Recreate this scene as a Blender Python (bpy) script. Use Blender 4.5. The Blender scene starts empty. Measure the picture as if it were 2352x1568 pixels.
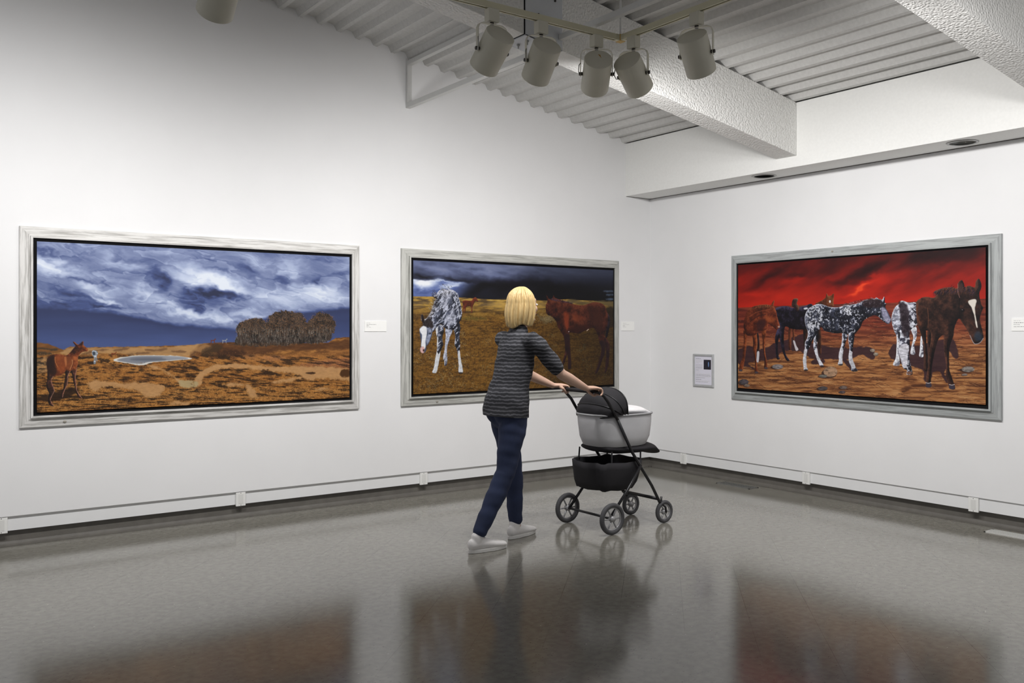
import bpy, bmesh, math, random
import numpy as np
from mathutils import Vector, Matrix
random.seed(7)
scene = bpy.context.scene
COL = scene.collection

# ------------------------------------------------------------------ camera, world, lights, exposure
CAM = (-6.6607, -6.7939, 1.45)
FWD = (0.58385, 0.81187); LAT = (0.81187, -0.58385)
FPX, CX, HY = 2069.0, 1176.0, 754.0
cd = bpy.data.cameras.new('camera'); cam = bpy.data.objects.new('camera', cd); COL.objects.link(cam)
cam.location = CAM; cam.rotation_euler = (math.pi/2, 0, -math.atan2(FWD[0], FWD[1]))
cd.sensor_width = 36.0; cd.lens = FPX*36/2352; cd.shift_y = -30/2352; cd.clip_start = 0.05
scene.camera = cam
scene.view_settings.view_transform = 'Standard'
scene.view_settings.look = 'None'
scene.view_settings.gamma = 1.0
scene.view_settings.use_curve_mapping = False
scene.view_settings.exposure = 0.22
w = bpy.data.worlds.new('gallery_ambient'); scene.world = w; w.use_nodes = True
w.node_tree.nodes['Background'].inputs[0].default_value = (0.965, 0.965, 1.0, 1)
w.node_tree.nodes['Background'].inputs[1].default_value = 0.29

def spot(name, loc, aim, power, angle=128, blend=1.0, radius=0.06, color=(1.0, 0.985, 0.972)):
    d = bpy.data.lights.new(name, 'SPOT'); d.energy = power*0.57; d.spot_size = math.radians(angle)
    d.spot_blend = blend; d.shadow_soft_size = radius; d.color = color
    o = bpy.data.objects.new(name, d); COL.objects.link(o); o.location = loc
    o.rotation_euler = Vector(aim).to_track_quat('-Z', 'Y').to_euler()
    return o
# unseen fixtureless spots, added along both tracks past the frame to light the walls
spot('wall_spotlight', (-5.9, -2.45, 3.05), (-0.05, 0.78, -0.64), 170)
spot('wall_spotlight', (-6.9, -2.45, 3.05), (-0.1, 0.78, -0.6), 140)
spot('wall_spotlight', (-2.668, -3.9, 3.05), (0.80, 0.10, -0.60), 150, 140)
spot('wall_spotlight', (-2.668, -4.7, 3.05), (0.80, -0.05, -0.60), 150, 140)
spot('wall_spotlight', (-2.668, -5.6, 3.05), (0.80, -0.1, -0.60), 110, 140)

# ------------------------------------------------------------------ materials
MATS = {}
def mat(name, color=(0.8, 0.8, 0.8), rough=0.6, metal=0.0, bump=0.0, bscale=60.0, var=0.0, vscale=8.0,
        spec=0.5, kind='noise', coat=0.0, stretch=(1, 1, 1), trans=0.0, dist=0.01):
    if name in MATS: return MATS[name]
    m = bpy.data.materials.new(name); m.use_nodes = True; nt = m.node_tree
    b = nt.nodes['Principled BSDF']
    b.inputs['Roughness'].default_value = rough; b.inputs['Metallic'].default_value = metal
    b.inputs['Specular IOR Level'].default_value = spec
    b.inputs['Coat Weight'].default_value = coat; b.inputs['Coat Roughness'].default_value = 0.05
    tc = nt.nodes.new('ShaderNodeTexCoord'); mp = nt.nodes.new('ShaderNodeMapping')
    mp.inputs['Scale'].default_value = stretch
    nt.links.new(tc.outputs['Object'], mp.inputs['Vector'])
    n = nt.nodes.new('ShaderNodeTexNoise'); n.inputs['Scale'].default_value = vscale; n.inputs['Detail'].default_value = 5
    nt.links.new(mp.outputs[0], n.inputs['Vector'])
    r = nt.nodes.new('ShaderNodeValToRGB')
    r.color_ramp.elements[0].position = 0.3; r.color_ramp.elements[1].position = 0.7
    v = var
    r.color_ramp.elements[0].color = (color[0]*(1-v), color[1]*(1-v), color[2]*(1-v), 1)
    r.color_ramp.elements[1].color = (min(1, color[0]*(1+v)), min(1, color[1]*(1+v)), min(1, color[2]*(1+v)), 1)
    nt.links.new(n.outputs['Fac'], r.inputs['Fac']); nt.links.new(r.outputs['Color'], b.inputs['Base Color'])
    if bump > 0:
        if kind == 'noise':
            t = nt.nodes.new('ShaderNodeTexNoise'); t.inputs['Scale'].default_value = bscale; t.inputs['Detail'].default_value = 4; out = t.outputs['Fac']
        else:
            t = nt.nodes.new('ShaderNodeTexVoronoi'); t.inputs['Scale'].default_value = bscale; t.feature = 'SMOOTH_F1'; out = t.outputs['Distance']
        nt.links.new(mp.outputs[0], t.inputs['Vector'])
        bp = nt.nodes.new('ShaderNodeBump'); bp.inputs['Strength'].default_value = bump; bp.inputs['Distance'].default_value = dist
        if kind != 'noise': bp.invert = True
        nt.links.new(out, bp.inputs['Height']); nt.links.new(bp.outputs[0], b.inputs['Normal'])
    MATS[name] = m
    return m

WALL = mat('white_wall_paint', (0.80, 0.80, 0.805), 0.75, bump=0.12, bscale=220, var=0.012, vscale=3, dist=0.002)
DECK = mat('sprayed_deck_paint', (0.63, 0.625, 0.61), 0.9, bump=0.6, bscale=140, var=0.05, vscale=40, dist=0.004)
BEAM = mat('popcorn_beam_coating', (0.78, 0.775, 0.755), 0.9, bump=0.9, bscale=75, var=0.03, vscale=60, kind='voronoi', dist=0.008)
SOFF = mat('soffit_paint', (0.82, 0.82, 0.80), 0.85, bump=0.25, bscale=160, var=0.02, vscale=50, dist=0.003)
RACE = mat('raceway_paint', (0.78, 0.785, 0.79), 0.55, var=0.01)
VINYL = mat('grey_cove_vinyl', (0.125, 0.117, 0.104), 0.45, bump=0.1, bscale=90, var=0.12, vscale=14)
DARK = mat('black_gap', (0.01, 0.01, 0.01), 0.9)
BLACK = mat('matte_black', (0.005, 0.005, 0.006), 0.8, var=0.1, spec=0.15)
LAMP = mat('cream_lamp_enamel', (0.58, 0.56, 0.47), 0.5, var=0.05, vscale=6)
TRACK = mat('cream_track_enamel', (0.58, 0.55, 0.40), 0.5, var=0.05, vscale=5)
STEEL = mat('grey_steel', (0.35, 0.35, 0.34), 0.4, metal=0.7, var=0.1)
DSTEEL = mat('dark_screw', (0.05, 0.045, 0.04), 0.5, metal=0.5)
PLASTIC = mat('outlet_plastic', (0.82, 0.82, 0.80), 0.35)
PLATE = mat('painted_steel_plate', (0.60, 0.62, 0.65), 0.5, bump=0.1, bscale=60, var=0.04)
STRUT = mat('painted_strut', (0.66, 0.66, 0.645), 0.7, bump=0.5, bscale=130, var=0.03, dist=0.003)

# ------------------------------------------------------------------ mesh helpers
def link(name, me, m=None, parent=None, smooth=False):
    o = bpy.data.objects.new(name, me); COL.objects.link(o)
    if m is not None:
        for mm in (m if isinstance(m, (list, tuple)) else [m]): me.materials.append(mm)
    if parent is not None: o.parent = parent
    if smooth:
        me.polygons.foreach_set('use_smooth', [True]*len(me.polygons))
    return o
def fin(name, bm, m=None, parent=None, smooth=False, bevel=0.0, keep_normals=False):
    if not keep_normals: bmesh.ops.recalc_face_normals(bm, faces=bm.faces)
    me = bpy.data.meshes.new(name); bm.to_mesh(me); bm.free()
    o = link(name, me, m, parent, smooth)
    if bevel > 0:
        md = o.modifiers.new('bevel', 'BEVEL'); md.width = bevel; md.segments = 2; md.limit_method = 'ANGLE'; md.angle_limit = 0.6
    return o
def box(bm, x0, x1, y0, y1, z0, z1):
    vs = [bm.verts.new((x, y, z)) for x in (x0, x1) for y in (y0, y1) for z in (z0, z1)]
    for f in ((0, 1, 3, 2), (4, 6, 7, 5), (0, 4, 5, 1), (2, 3, 7, 6), (0, 2, 6, 4), (1, 5, 7, 3)):
        bm.faces.new([vs[i] for i in f])
    return vs
def frame_of(d):
    d = d.normalized(); up = Vector((0, 0, 1)) if abs(d.z) < 0.95 else Vector((1, 0, 0))
    a = d.cross(up).normalized(); b = a.cross(d).normalized()
    return a, b
def tube(bm, pts, r, seg=12, cap=True, closed=False):
    pts = [Vector(p) for p in pts]; n = len(pts)
    rs = r if isinstance(r, (list, tuple)) else [r]*n
    rings = []; pa = None
    for i, p in enumerate(pts):
        if closed: d = pts[(i+1) % n]-pts[i-1]
        else: d = pts[min(i+1, n-1)]-pts[max(i-1, 0)]
        d.normalize()
        if pa is None: a, b = frame_of(d)
        else:
            a = (pa-d*pa.dot(d)).normalized(); b = a.cross(d).normalized()
        pa = a
        rr = rs[i]; rx, ry = rr if isinstance(rr, (list, tuple)) else (rr, rr)
        rings.append([bm.verts.new(p+a*math.cos(t)*rx+b*math.sin(t)*ry) for t in [2*math.pi*k/seg for k in range(seg)]])
    m = n if closed else n-1
    for i in range(m):
        A, B = rings[i], rings[(i+1) % n]
        for k in range(seg): bm.faces.new((A[k], A[(k+1) % seg], B[(k+1) % seg], B[k]))
    if cap and not closed:
        bm.faces.new(rings[0][::-1]); bm.faces.new(rings[-1])
    return rings
def loft(bm, secs, seg=20):
    """closed tube; secs = (center, rx, ry[, xdir]); section axes: xdir and its perpendicular in the plane normal to the path; round ends"""
    P = [Vector(s[0]) for s in secs]; n = len(P)
    def ring(c, d, rx, ry, xd):
        xd = Vector(xd); a = (xd-d*xd.dot(d)).normalized(); b = d.cross(a)
        return [bm.verts.new(c+a*math.cos(t)*rx+b*math.sin(t)*ry) for t in [2*math.pi*k/seg for k in range(seg)]]
    rings = []
    dirs = [(P[min(i+1, n-1)]-P[max(i-1, 0)]).normalized() for i in range(n)]
    xd0 = secs[0][3] if len(secs[0]) > 3 else (0, 1, 0)
    c, rx, ry = P[0], secs[0][1], secs[0][2]; m = min(rx, ry)
    for t in (75, 45, 20): rings.append(ring(c-dirs[0]*m*math.sin(math.radians(t)), dirs[0], rx*math.cos(math.radians(t)), ry*math.cos(math.radians(t)), xd0))
    for i, s in enumerate(secs):
        xd = s[3] if len(s) > 3 else (0, 1, 0); rings.append(ring(P[i], dirs[i], s[1], s[2], xd))
    c, rx, ry = P[-1], secs[-1][1], secs[-1][2]; m = min(rx, ry); xd = secs[-1][3] if len(secs[-1]) > 3 else (0, 1, 0)
    for t in (20, 45, 75): rings.append(ring(c+dirs[-1]*m*math.sin(math.radians(t)), dirs[-1], rx*math.cos(math.radians(t)), ry*math.cos(math.radians(t)), xd))
    for A, B in zip(rings, rings[1:]):
        for k in range(seg): bm.faces.new((A[k], A[(k+1) % seg], B[(k+1) % seg], B[k]))
    bm.faces.new(rings[0][::-1]); bm.faces.new(rings[-1])
def ellipsoid(bm, c, r, rot=None):
    M = Matrix.Translation(c) @ (rot.to_4x4() if rot else Matrix.Identity(4)) @ Matrix.Diagonal((r[0], r[1], r[2], 1))
    bmesh.ops.create_uvsphere(bm, u_segments=20, v_segments=14, radius=1, matrix=M)
def voxel(name, bm, vox, smooth_it, m, parent, disp=None, cut=None):
    bmesh.ops.recalc_face_normals(bm, faces=bm.faces)
    me = bpy.data.meshes.new('tmp'); bm.to_mesh(me); bm.free()
    o = bpy.data.objects.new('tmp', me); COL.objects.link(o)
    r = o.modifiers.new('r', 'REMESH'); r.mode = 'VOXEL'; r.voxel_size = vox; r.use_smooth_shade = True
    s = o.modifiers.new('s', 'SMOOTH'); s.factor = 0.5; s.iterations = smooth_it
    dg = bpy.context.evaluated_depsgraph_get()
    me2 = bpy.data.meshes.new_from_object(o.evaluated_get(dg)); bpy.data.objects.remove(o)
    me2.name = name; me2.materials.clear()
    if disp:
        n = len(me2.vertices); co = np.empty(n*3, 'f'); me2.vertices.foreach_get('co', co); co = co.reshape(-1, 3)
        nn = np.empty(n*3, 'f'); me2.vertices.foreach_get('normal', nn); nn = nn.reshape(-1, 3)
        co = co+nn*disp(co)[:, None]; me2.vertices.foreach_set('co', co.astype('f').ravel()); me2.update()
    if cut is not None:
        b2 = bmesh.new(); b2.from_mesh(me2)
        res = bmesh.ops.bisect_plane(b2, geom=b2.verts[:]+b2.edges[:]+b2.faces[:], plane_co=(0, 0, cut), plane_no=(0.06, 0, 1), clear_inner=True)
        es = [e for e in res['geom_cut'] if isinstance(e, bmesh.types.BMEdge)]
        if es: bmesh.ops.holes_fill(b2, edges=es, sides=0)
        b2.to_mesh(me2); b2.free()
    return link(name, me2, m, parent, True)
def empty(name, loc=(0, 0, 0), rz=0, rot=None):
    o = bpy.data.objects.new(name, None); COL.objects.link(o); o.location = loc
    o.rotation_euler = rot if rot else (0, 0, rz); o.empty_display_size = 0.1
    return o
def tag(o, label=None, cat=None, group=None, kind=None):
    if label: o['label'] = label
    if cat: o['category'] = cat
    if group: o['group'] = group
    if kind: o['kind'] = kind
    return o
def copy_tree(o, parent=None):
    c = o.copy(); COL.objects.link(c)
    if parent is not None: c.parent = parent
    for ch in [x for x in bpy.data.objects if x.parent == o]: copy_tree(ch, c)
    return c
def struct(name, bm, m, bevel=0.0):
    o = fin(name, bm, m, bevel=bevel); o['kind'] = 'structure'; return o
def px_ray(px, py):
    l = (px-CX)/FPX
    return np.array([l*LAT[0]+FWD[0], l*LAT[1]+FWD[1], (HY-py)/FPX])

# ------------------------------------------------------------------ room shell
SL = 0.168                                  # roof slope, rising away from the right wall
def zl(x): return 3.336+SL*(-0.345-x)       # underside of the deck
# floor
def floor_material():
    m = bpy.data.materials.new('waxed_vinyl_tile'); m.use_nodes = True; nt = m.node_tree; N = nt.nodes; L = nt.links
    b = N['Principled BSDF']
    g = N.new('ShaderNodeNewGeometry')
    def noise(sc, det=4, vec=None):
        n = N.new('ShaderNodeTexNoise'); n.inputs['Scale'].default_value = sc; n.inputs['Detail'].default_value = det
        L.new(vec if vec else g.outputs['Position'], n.inputs['Vector']); return n.outputs['Fac']
    def ramp(inp, stops):
        r = N.new('ShaderNodeValToRGB'); L.new(inp, r.inputs['Fac']); e = r.color_ramp.elements
        while len(e) < len(stops): e.new(0.5)
        for k, (p, c) in enumerate(stops): e[k].position = p; e[k].color = (*c, 1) if len(c) == 3 else c
        return r.outputs['Color']
    def mix(f, a, bb, mode='MIX'):
        x = N.new('ShaderNodeMix'); x.data_type = 'RGBA'; x.blend_type = mode
        for s, i in ((f, 0), (a, 6), (bb, 7)):
            if isinstance(s, (int, float)): x.inputs[i].default_value = s
            elif isinstance(s, tuple): x.inputs[i].default_value = (*s, 1)
            else: L.new(s, x.inputs[i])
        return x.outputs[2]
    def math_(op, a, bb=0.0):
        x = N.new('ShaderNodeMath'); x.operation = op
        for s, i in ((a, 0), (bb, 1)):
            if isinstance(s, (int, float)): x.inputs[i].default_value = s
            else: L.new(s, x.inputs[i])
        return x.outputs[0]
    base = ramp(noise(1.3, 5), [(0.3, (0.196, 0.187, 0.160)), (0.7, (0.240, 0.230, 0.199))])
    base = mix(0.45, base, ramp(noise(26, 6), [(0.35, (0.140, 0.132, 0.115)), (0.65, (0.245, 0.236, 0.208))]))
    # stretched flecks, dark and pale, in the tile's own pattern
    mp = N.new('ShaderNodeMapping'); L.new(g.outputs['Position'], mp.inputs['Vector'])
    mp.inputs['Rotation'].default_value = (0, 0, 0.6); mp.inputs['Scale'].default_value = (1, 2.6, 1)
    v = N.new('ShaderNodeTexVoronoi'); v.inputs['Scale'].default_value = 26; L.new(mp.outputs[0], v.inputs['Vector'])
    dk = ramp(v.outputs['Distance'], [(0.11, (1, 1, 1)), (0.15, (0, 0, 0))])
    base = mix(math_('MULTIPLY', dk, 0.75), base, (0.045, 0.04, 0.035))
    mp2 = N.new('ShaderNodeMapping'); L.new(g.outputs['Position'], mp2.inputs['Vector'])
    mp2.inputs['Rotation'].default_value = (0, 0, -0.5); mp2.inputs['Scale'].default_value = (1, 2.2, 1); mp2.inputs['Location'].default_value = (3, 7, 0)
    v2 = N.new('ShaderNodeTexVoronoi'); v2.inputs['Scale'].default_value = 9; L.new(mp2.outputs[0], v2.inputs['Vector'])
    lt = ramp(v2.outputs['Distance'], [(0.03, (1, 1, 1)), (0.05, (0, 0, 0))])
    base = mix(math_('MULTIPLY', lt, 0.7), base, (0.6, 0.58, 0.53))
    # tile joints at 45 degrees to the walls
    sp = N.new('ShaderNodeSeparateXYZ'); L.new(g.outputs['Position'], sp.inputs[0])
    a = math_('MULTIPLY', math_('SUBTRACT', sp.outputs['X'], sp.outputs['Y']), 0.70711)
    c = math_('MULTIPLY', math_('ADD', sp.outputs['X'], sp.outputs['Y']), 0.70711)
    def joint(u, off, wd):
        t = math_('FRACT', math_('DIVIDE', math_('SUBTRACT', u, off), 0.3225))
        d = math_('ABSOLUTE', math_('SUBTRACT', t, 0.5))
        return math_('GREATER_THAN', d, 0.5-wd)
    ja = joint(a, 0.215, 0.0030)
    fade = ramp(noise(0.9, 2), [(0.42, (0.1, 0.1, 0.1)), (0.6, (1, 1, 1))])
    base = mix(math_('MULTIPLY', math_('MULTIPLY', ja, fade), 0.75), base, (0.05, 0.045, 0.04))
    jc = joint(c, 0.1, 0.0012)
    base = mix(math_('MULTIPLY', math_('MULTIPLY', jc, fade), 0.15), base, (0.06, 0.055, 0.05))
    L.new(base, b.inputs['Base Color'])
    L.new(ramp(noise(2.2, 4), [(0.3, (0.11, 0.11, 0.11)), (0.7, (0.16, 0.16, 0.16))]), b.inputs['Roughness'])
    b.inputs['Specular IOR Level'].default_value = 0.7
    bp = N.new('ShaderNodeBump'); bp.inputs['Strength'].default_value = 0.03; bp.inputs['Distance'].default_value = 0.02
    L.new(noise(1.6, 2), bp.inputs['Height']); L.new(bp.outputs[0], b.inputs['Normal'])
    return m
bm = bmesh.new(); box(bm, -12, 0.12, -12, 0.12, -0.1, 0.0); struct('floor', bm, floor_material())
# walls: the painted board stops 0.2 m above the floor, a wiring channel runs under it, a vinyl cove base below
BT = 0.204
bm = bmesh.new(); box(bm, -12, 0.2, 0.0, 0.2, BT, 6.2); struct('wall_left', bm, WALL)
bm = bmesh.new(); box(bm, 0.0, 0.2, -12, 0.0, BT, 4.2); struct('wall_right', bm, WALL)
RZ0, RZ1 = 0.106, BT
bm = bmesh.new(); box(bm, -12, 0.2, 0.018, 0.16, RZ0, RZ1); struct('trim_1', bm, RACE)
bm = bmesh.new(); box(bm, 0.012, 0.16, -12, 0.018, RZ0, RZ1); struct('trim_2', bm, RACE)
def cove(name, side):
    prof = [(0.05, RZ0), (0.05, 0.03), (0.044, 0.014), (0.032, 0.006), (0.012, 0.003), (0.012, 0.0), (0.15, 0.0), (0.15, RZ0)]
    bm = bmesh.new()
    e0 = []; e1 = []
    for d, z in prof:
        if side == 'left': e0.append(bm.verts.new((-12, d, z))); e1.append(bm.verts.new((d, d, z)))
        else: e0.append(bm.verts.new((d, -12, z))); e1.append(bm.verts.new((d, d, z)))
    n = len(prof)
    for i in range(n): bm.faces.new((e0[i], e0[(i+1) % n], e1[(i+1) % n], e1[i]))
    bm.faces.new(e0); bm.faces.new(e1[::-1])
    return struct(name, bm, VINYL)
cove('baseboard_left', 'left'); cove('baseboard_right', 'right')
# corrugated deck
bm = bmesh.new(); P = 0.165; x = -0.345-0.02; prof = []
k0 = -60; x_anchor = -0.365
xs = []
for k in range(-3, 62):
    xb = x_anchor-k*P
    for dx, h in ((0, 0), (-0.035, 0), (-0.062, 0.042), (-0.138, 0.042)): xs.append((xb+dx, h))
xs = [q for q in xs if q[0] < 0.1]
for k, (a, h) in enumerate(xs): prof.append((a, zl(a)+h))
top = [(a, z+0.012) for a, z in prof]
A0 = [bm.verts.new((a, -11, z)) for a, z in prof]; A1 = [bm.verts.new((a, 0.1, z)) for a, z in prof]
B0 = [bm.verts.new((a, -11, z)) for a, z in top]; B1 = [bm.verts.new((a, 0.1, z)) for a, z in top]
for i in range(len(prof)-1):
    bm.faces.new((A0[i], A0[i+1], A1[i+1], A1[i])); bm.faces.new((B0[i], B1[i], B1[i+1], B0[i+1]))
    bm.faces.new((A0[i], B0[i], B0[i+1], A0[i+1])); bm.faces.new((A1[i], A1[i+1], B1[i+1], B1[i]))
bm.faces.new((A0[0], A1[0], B1[0], B0[0])); bm.faces.new((A0[-1], B0[-1], B1[-1], A1[-1]))
# lapped sheet edges every fifth rib
for k in range(1, 60, 5):
    xb = x_anchor-k*P-0.030
    box(bm, xb-0.006, xb, -11, -0.001, zl(xb)-0.004, zl(xb)+0.002)
struct('ceiling', bm, DECK)
# roof boards above the deck keep daylight out
# soffit along the right wall with two round openings
SX, SZ = -0.345, 2.800
HOLES = [(-0.188, -1.619, 0.095), (-0.185, -3.394, 0.095)]
bm = bmesh.new()
zt = 3.334
outer = [bm.verts.new(p) for p in ((SX, -12, SZ), (0, -12, SZ), (0, 0, SZ), (SX, 0, SZ))]
edges = [bm.edges.new((outer[i], outer[(i+1) % 4])) for i in range(4)]
for hx, hy, hr in HOLES:
    c = [bm.verts.new((hx+hr*math.cos(2*math.pi*k/32), hy+hr*math.sin(2*math.pi*k/32), SZ)) for k in range(32)]
    edges += [bm.edges.new((c[k], c[(k+1) % 32])) for k in range(32)]
bmesh.ops.triangle_fill(bm, use_beauty=True, edges=edges)
up = [bm.verts.new((v.co.x, v.co.y, zt if v.co.x < -0.1 else zt-0.05)) for v in outer]
for i in range(4): bm.faces.new((outer[i], outer[(i+1) % 4], up[(i+1) % 4], up[i]))
bm.faces.new(up)
struct('trim_3', bm, SOFF)
# thin dark caulk line where the soffit meets the wall
bm = bmesh.new(); box(bm, -0.010, 0.0, -12, 0, SZ-0.004, SZ-0.0005); box(bm, SX+0.01, -0.01, -0.006, 0, SZ-0.004, SZ-0.0005)
struct('trim_4', bm, mat('dark_caulk', (0.12, 0.11, 0.10), 0.9, var=0.5, vscale=30))

def downlight(hx, hy, hr, dark, label):
    t = empty('recessed_downlight', (hx, hy, SZ))
    bm = bmesh.new()
    pr = [(hr-0.006, 0.0), (hr+0.012, -0.001), (hr+0.012, -0.005), (hr-0.002, -0.007), (hr-0.008, -0.002)]
    ring_lathe(bm, pr, 40, closed=True)
    fin('trim_ring', bm, STEEL if not dark else mat('dull_ring', (0.5, 0.5, 0.48), 0.5), t, True)
    bm = bmesh.new(); m = mat('dark_can', (0.01, 0.01, 0.01), 0.8) if dark else mat('grey_can', (0.45, 0.45, 0.44), 0.35, metal=0.4)
    ring_lathe(bm, [(hr-0.003, 0.0), (hr-0.006, 0.16), (hr-0.02, 0.2), (0.001, 0.2), (0.001, 0.205), (hr-0.015, 0.205), (hr, 0.165), (hr+0.001, 0.0)], 40, closed=True)
    fin('housing', bm, m, t, True)
    bm = bmesh.new(); ring_lathe(bm, [(0.001, 0.05), (0.045, 0.055), (0.055, 0.07), (0.04, 0.13), (0.02, 0.19), (0.001, 0.19)], 24)
    fin('bulb', bm, mat('bulb_off', (0.02, 0.02, 0.02) if dark else (0.3, 0.3, 0.3), 0.3) if dark else mat('bulb_grey', (0.35, 0.35, 0.34), 0.3), t, True)
    tag(t, label, 'light', 'round lights recessed under the soffit')
    return t
def ring_lathe(bm, prof, seg=24, closed=False, axis='z'):
    rings = []
    for r, h in prof:
        rings.append([bm.verts.new((r*math.cos(2*math.pi*k/seg), r*math.sin(2*math.pi*k/seg), h)) for k in range(seg)])
    n = len(rings)
    for i in range(n if closed else n-1):
        A, B = rings[i], rings[(i+1) % n]
        for k in range(seg): bm.faces.new((A[k], A[(k+1) % seg], B[(k+1) % seg], B[k]))
    if not closed:
        bm.faces.new(rings[0][::-1]); bm.faces.new(rings[-1])
downlight(*HOLES[0], True, 'unlit black round downlight in the soffit close to the beam end')
downlight(*HOLES[1], False, 'grey metal round downlight in the soffit above the red-sky painting')

# ------------------------------------------------------------------ beams
def beam(y0, y1, x0=-10.5, x1=SX):
    bm = bmesh.new(); d = 0.443
    vs = []
    n = 30
    for k in range(n+1):
        xx = x0+(x1-x0)*k/n; z = zl(xx)-0.002
        vs.append([bm.verts.new((xx, y, zz)) for y, zz in ((y0, z-d), (y1, z-d), (y1, z), (y0, z))])
    for A, B in zip(vs, vs[1:]):
        for k in range(4): bm.faces.new((A[k], B[k], B[(k+1) % 4], A[(k+1) % 4]))
    bm.faces.new(vs[0]); bm.faces.new(vs[-1][::-1])
    return bm
b1 = empty('ceiling_beam', (SX, -1.976, zl(SX)-0.443))
def child_world(o, root):
    o.parent = root; o.matrix_parent_inverse = Matrix.Translation(-root.location)
    return o
child_world(fin('beam_casing', beam(-2.08, -1.872), BEAM, bevel=0.004), b1)
def sloped_box(bm, x0, x1, y0, y1, a0, a1, ref=zl):
    vs = [bm.verts.new((x, y, ref(x)+a)) for x in (x0, x1) for y in (y0, y1) for a in (a0, a1)]
    for f in ((0, 1, 3, 2), (4, 6, 7, 5), (0, 4, 5, 1), (2, 3, 7, 6), (0, 2, 6, 4), (1, 5, 7, 3)): bm.faces.new([vs[i] for i in f])
bm = bmesh.new()
sloped_box(bm, -3.166, -2.86, -2.088, -2.0795, -0.452, -0.06)
sloped_box(bm, -3.166, -2.86, -2.088, -1.864, -0.452, -0.4435)
sloped_box(bm, -3.166, -2.86, -1.872, -1.864, -0.452, -0.06)
child_world(fin('splice_plate', bm, PLATE, bevel=0.002), b1)
bm = bmesh.new(); sloped_box(bm, -3.176, -3.1665, -2.0815, -1.8705, -0.4455, 0.0)
child_world(fin('joint_gap', bm, DARK), b1)
for bx, bz in ((-3.065, -0.28), (-2.925, -0.28), (-3.065, -0.14), (-2.925, -0.14)):
    bm = bmesh.new(); tube(bm, [(bx, -2.088, zl(bx)+bz), (bx, -2.096, zl(bx)+bz)], 0.007, 6)
    child_world(fin('bolt', bm, DSTEEL), b1)
for bx, by in ((-3.11, -1.93), (-3.11, -2.03), (-2.93, -1.93)):
    bm = bmesh.new(); tube(bm, [(bx, by, zl(bx)-0.452), (bx, by, zl(bx)-0.464)], 0.011, 6); tube(bm, [(bx, by, zl(bx)-0.464), (bx, by, zl(bx)-0.482)], 0.005, 8)
    child_world(fin('bolt', bm, STEEL), b1)
tag(b1, 'white popcorn-coated ceiling beam running behind the track lights to the soffit', 'beam', 'white textured roof beams')
b2 = empty('ceiling_beam', (SX, -4.19, zl(SX)-0.443))
child_world(fin('beam_casing', beam(-4.30, -4.08), BEAM, bevel=0.004), b2)
tag(b2, 'white popcorn-coated ceiling beam crossing the top right corner of the room', 'beam', 'white textured roof beams')
# wall brace and spacer strut, both square tube
BX = -2.874
br = empty('wall_brace', (BX, 0, 3.36))
bm = bmesh.new(); box(bm, BX-0.022, BX+0.022, -0.03, -0.001, 3.335, zl(BX)-0.002); child_world(fin('upright', bm, STRUT, bevel=0.003), br)
bm = bmesh.new(); box(bm, BX-0.022, BX+0.022, -1.870, -0.03, zl(BX+0.022)-0.06, zl(BX+0.022)-0.02); child_world(fin('top_rail', bm, STRUT, bevel=0.003), br)
bm = bmesh.new(); box(bm, BX-0.022, BX+0.022, -1.863, -0.03, 3.335, 3.378); child_world(fin('bottom_rail', bm, STRUT, bevel=0.003), br)
tag(br, 'white rectangular steel brace between the left wall and the beam', 'brace')
bm = bmesh.new(); box(bm, BX-0.02, BX+0.02, -4.079, -2.089, 3.375, 3.415)
tag(fin('spacer_strut', bm, STRUT, bevel=0.003), 'white square steel strut joining the two beams above the track', 'strut')

# ------------------------------------------------------------------ lighting track and lamps
TX, TY, TZ = -2.668, -2.45, 3.315
tr = empty('lighting_track', (TX, TY, TZ))
def rail(p0, p1):
    bm = bmesh.new(); hw = 0.018; (x0, y0), (x1, y1) = p0, p1
    if y0 == y1:
        box(bm, x0, x1, y0-hw, y0-0.008, TZ, TZ+0.036); box(bm, x0, x1, y0+0.008, y0+hw, TZ, TZ+0.036); box(bm, x0, x1, y0-0.008, y0+0.008, TZ+0.020, TZ+0.036)
    else:
        box(bm, x0-hw, x0-0.008, y0, y1, TZ, TZ+0.036); box(bm, x0+0.008, x0+hw, y0, y1, TZ, TZ+0.036); box(bm, x0-0.008, x0+0.008, y0, y1, TZ+0.020, TZ+0.036)
    return child_world(fin('rail', bm, TRACK), tr)
rail((-8.0, TY), (TX-0.03, TY)); rail((TX, -6.2), (TX, TY-0.03))
bm = bmesh.new(); box(bm, -8.0, TX-0.03, TY-0.0078, TY+0.0078, TZ+0.012, TZ+0.0195); child_world(fin('slot_liner', bm, DSTEEL), tr)
bm = bmesh.new(); box(bm, TX-0.0078, TX+0.0078, -6.2, TY-0.03, TZ+0.012, TZ+0.0195); child_world(fin('slot_liner', bm, DSTEEL), tr)
bm = bmesh.new(); box(bm, TX-0.05, TX+0.0185, TY-0.0185, TY+0.0185, TZ-0.001, TZ+0.037); box(bm, TX-0.0185, TX+0.0185, TY-0.05, TY+0.0185, TZ-0.001, TZ+0.037)
child_world(fin('corner_connector', bm, TRACK), tr)
bm = bmesh.new(); box(bm, TX-0.022, TX+0.022, TY-0.022, TY+0.022, TZ-0.004, TZ+0.040)
t = child_world(fin('yellow_tape', bm, mat('yellow_tape', (0.52, 0.33, 0.07), 0.5, var=0.1)), tr); t['label'] = 'strip of yellow tape around the corner'
for rx, ry in ((TX, TY), (-5.0, TY), (TX, -5.0)):
    bm = bmesh.new(); tube(bm, [(rx, ry, TZ+0.03), (rx, ry, zl(rx)+0.02)], 0.007, 10)
    child_world(fin('hanger_rod', bm, STRUT), tr)
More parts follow.
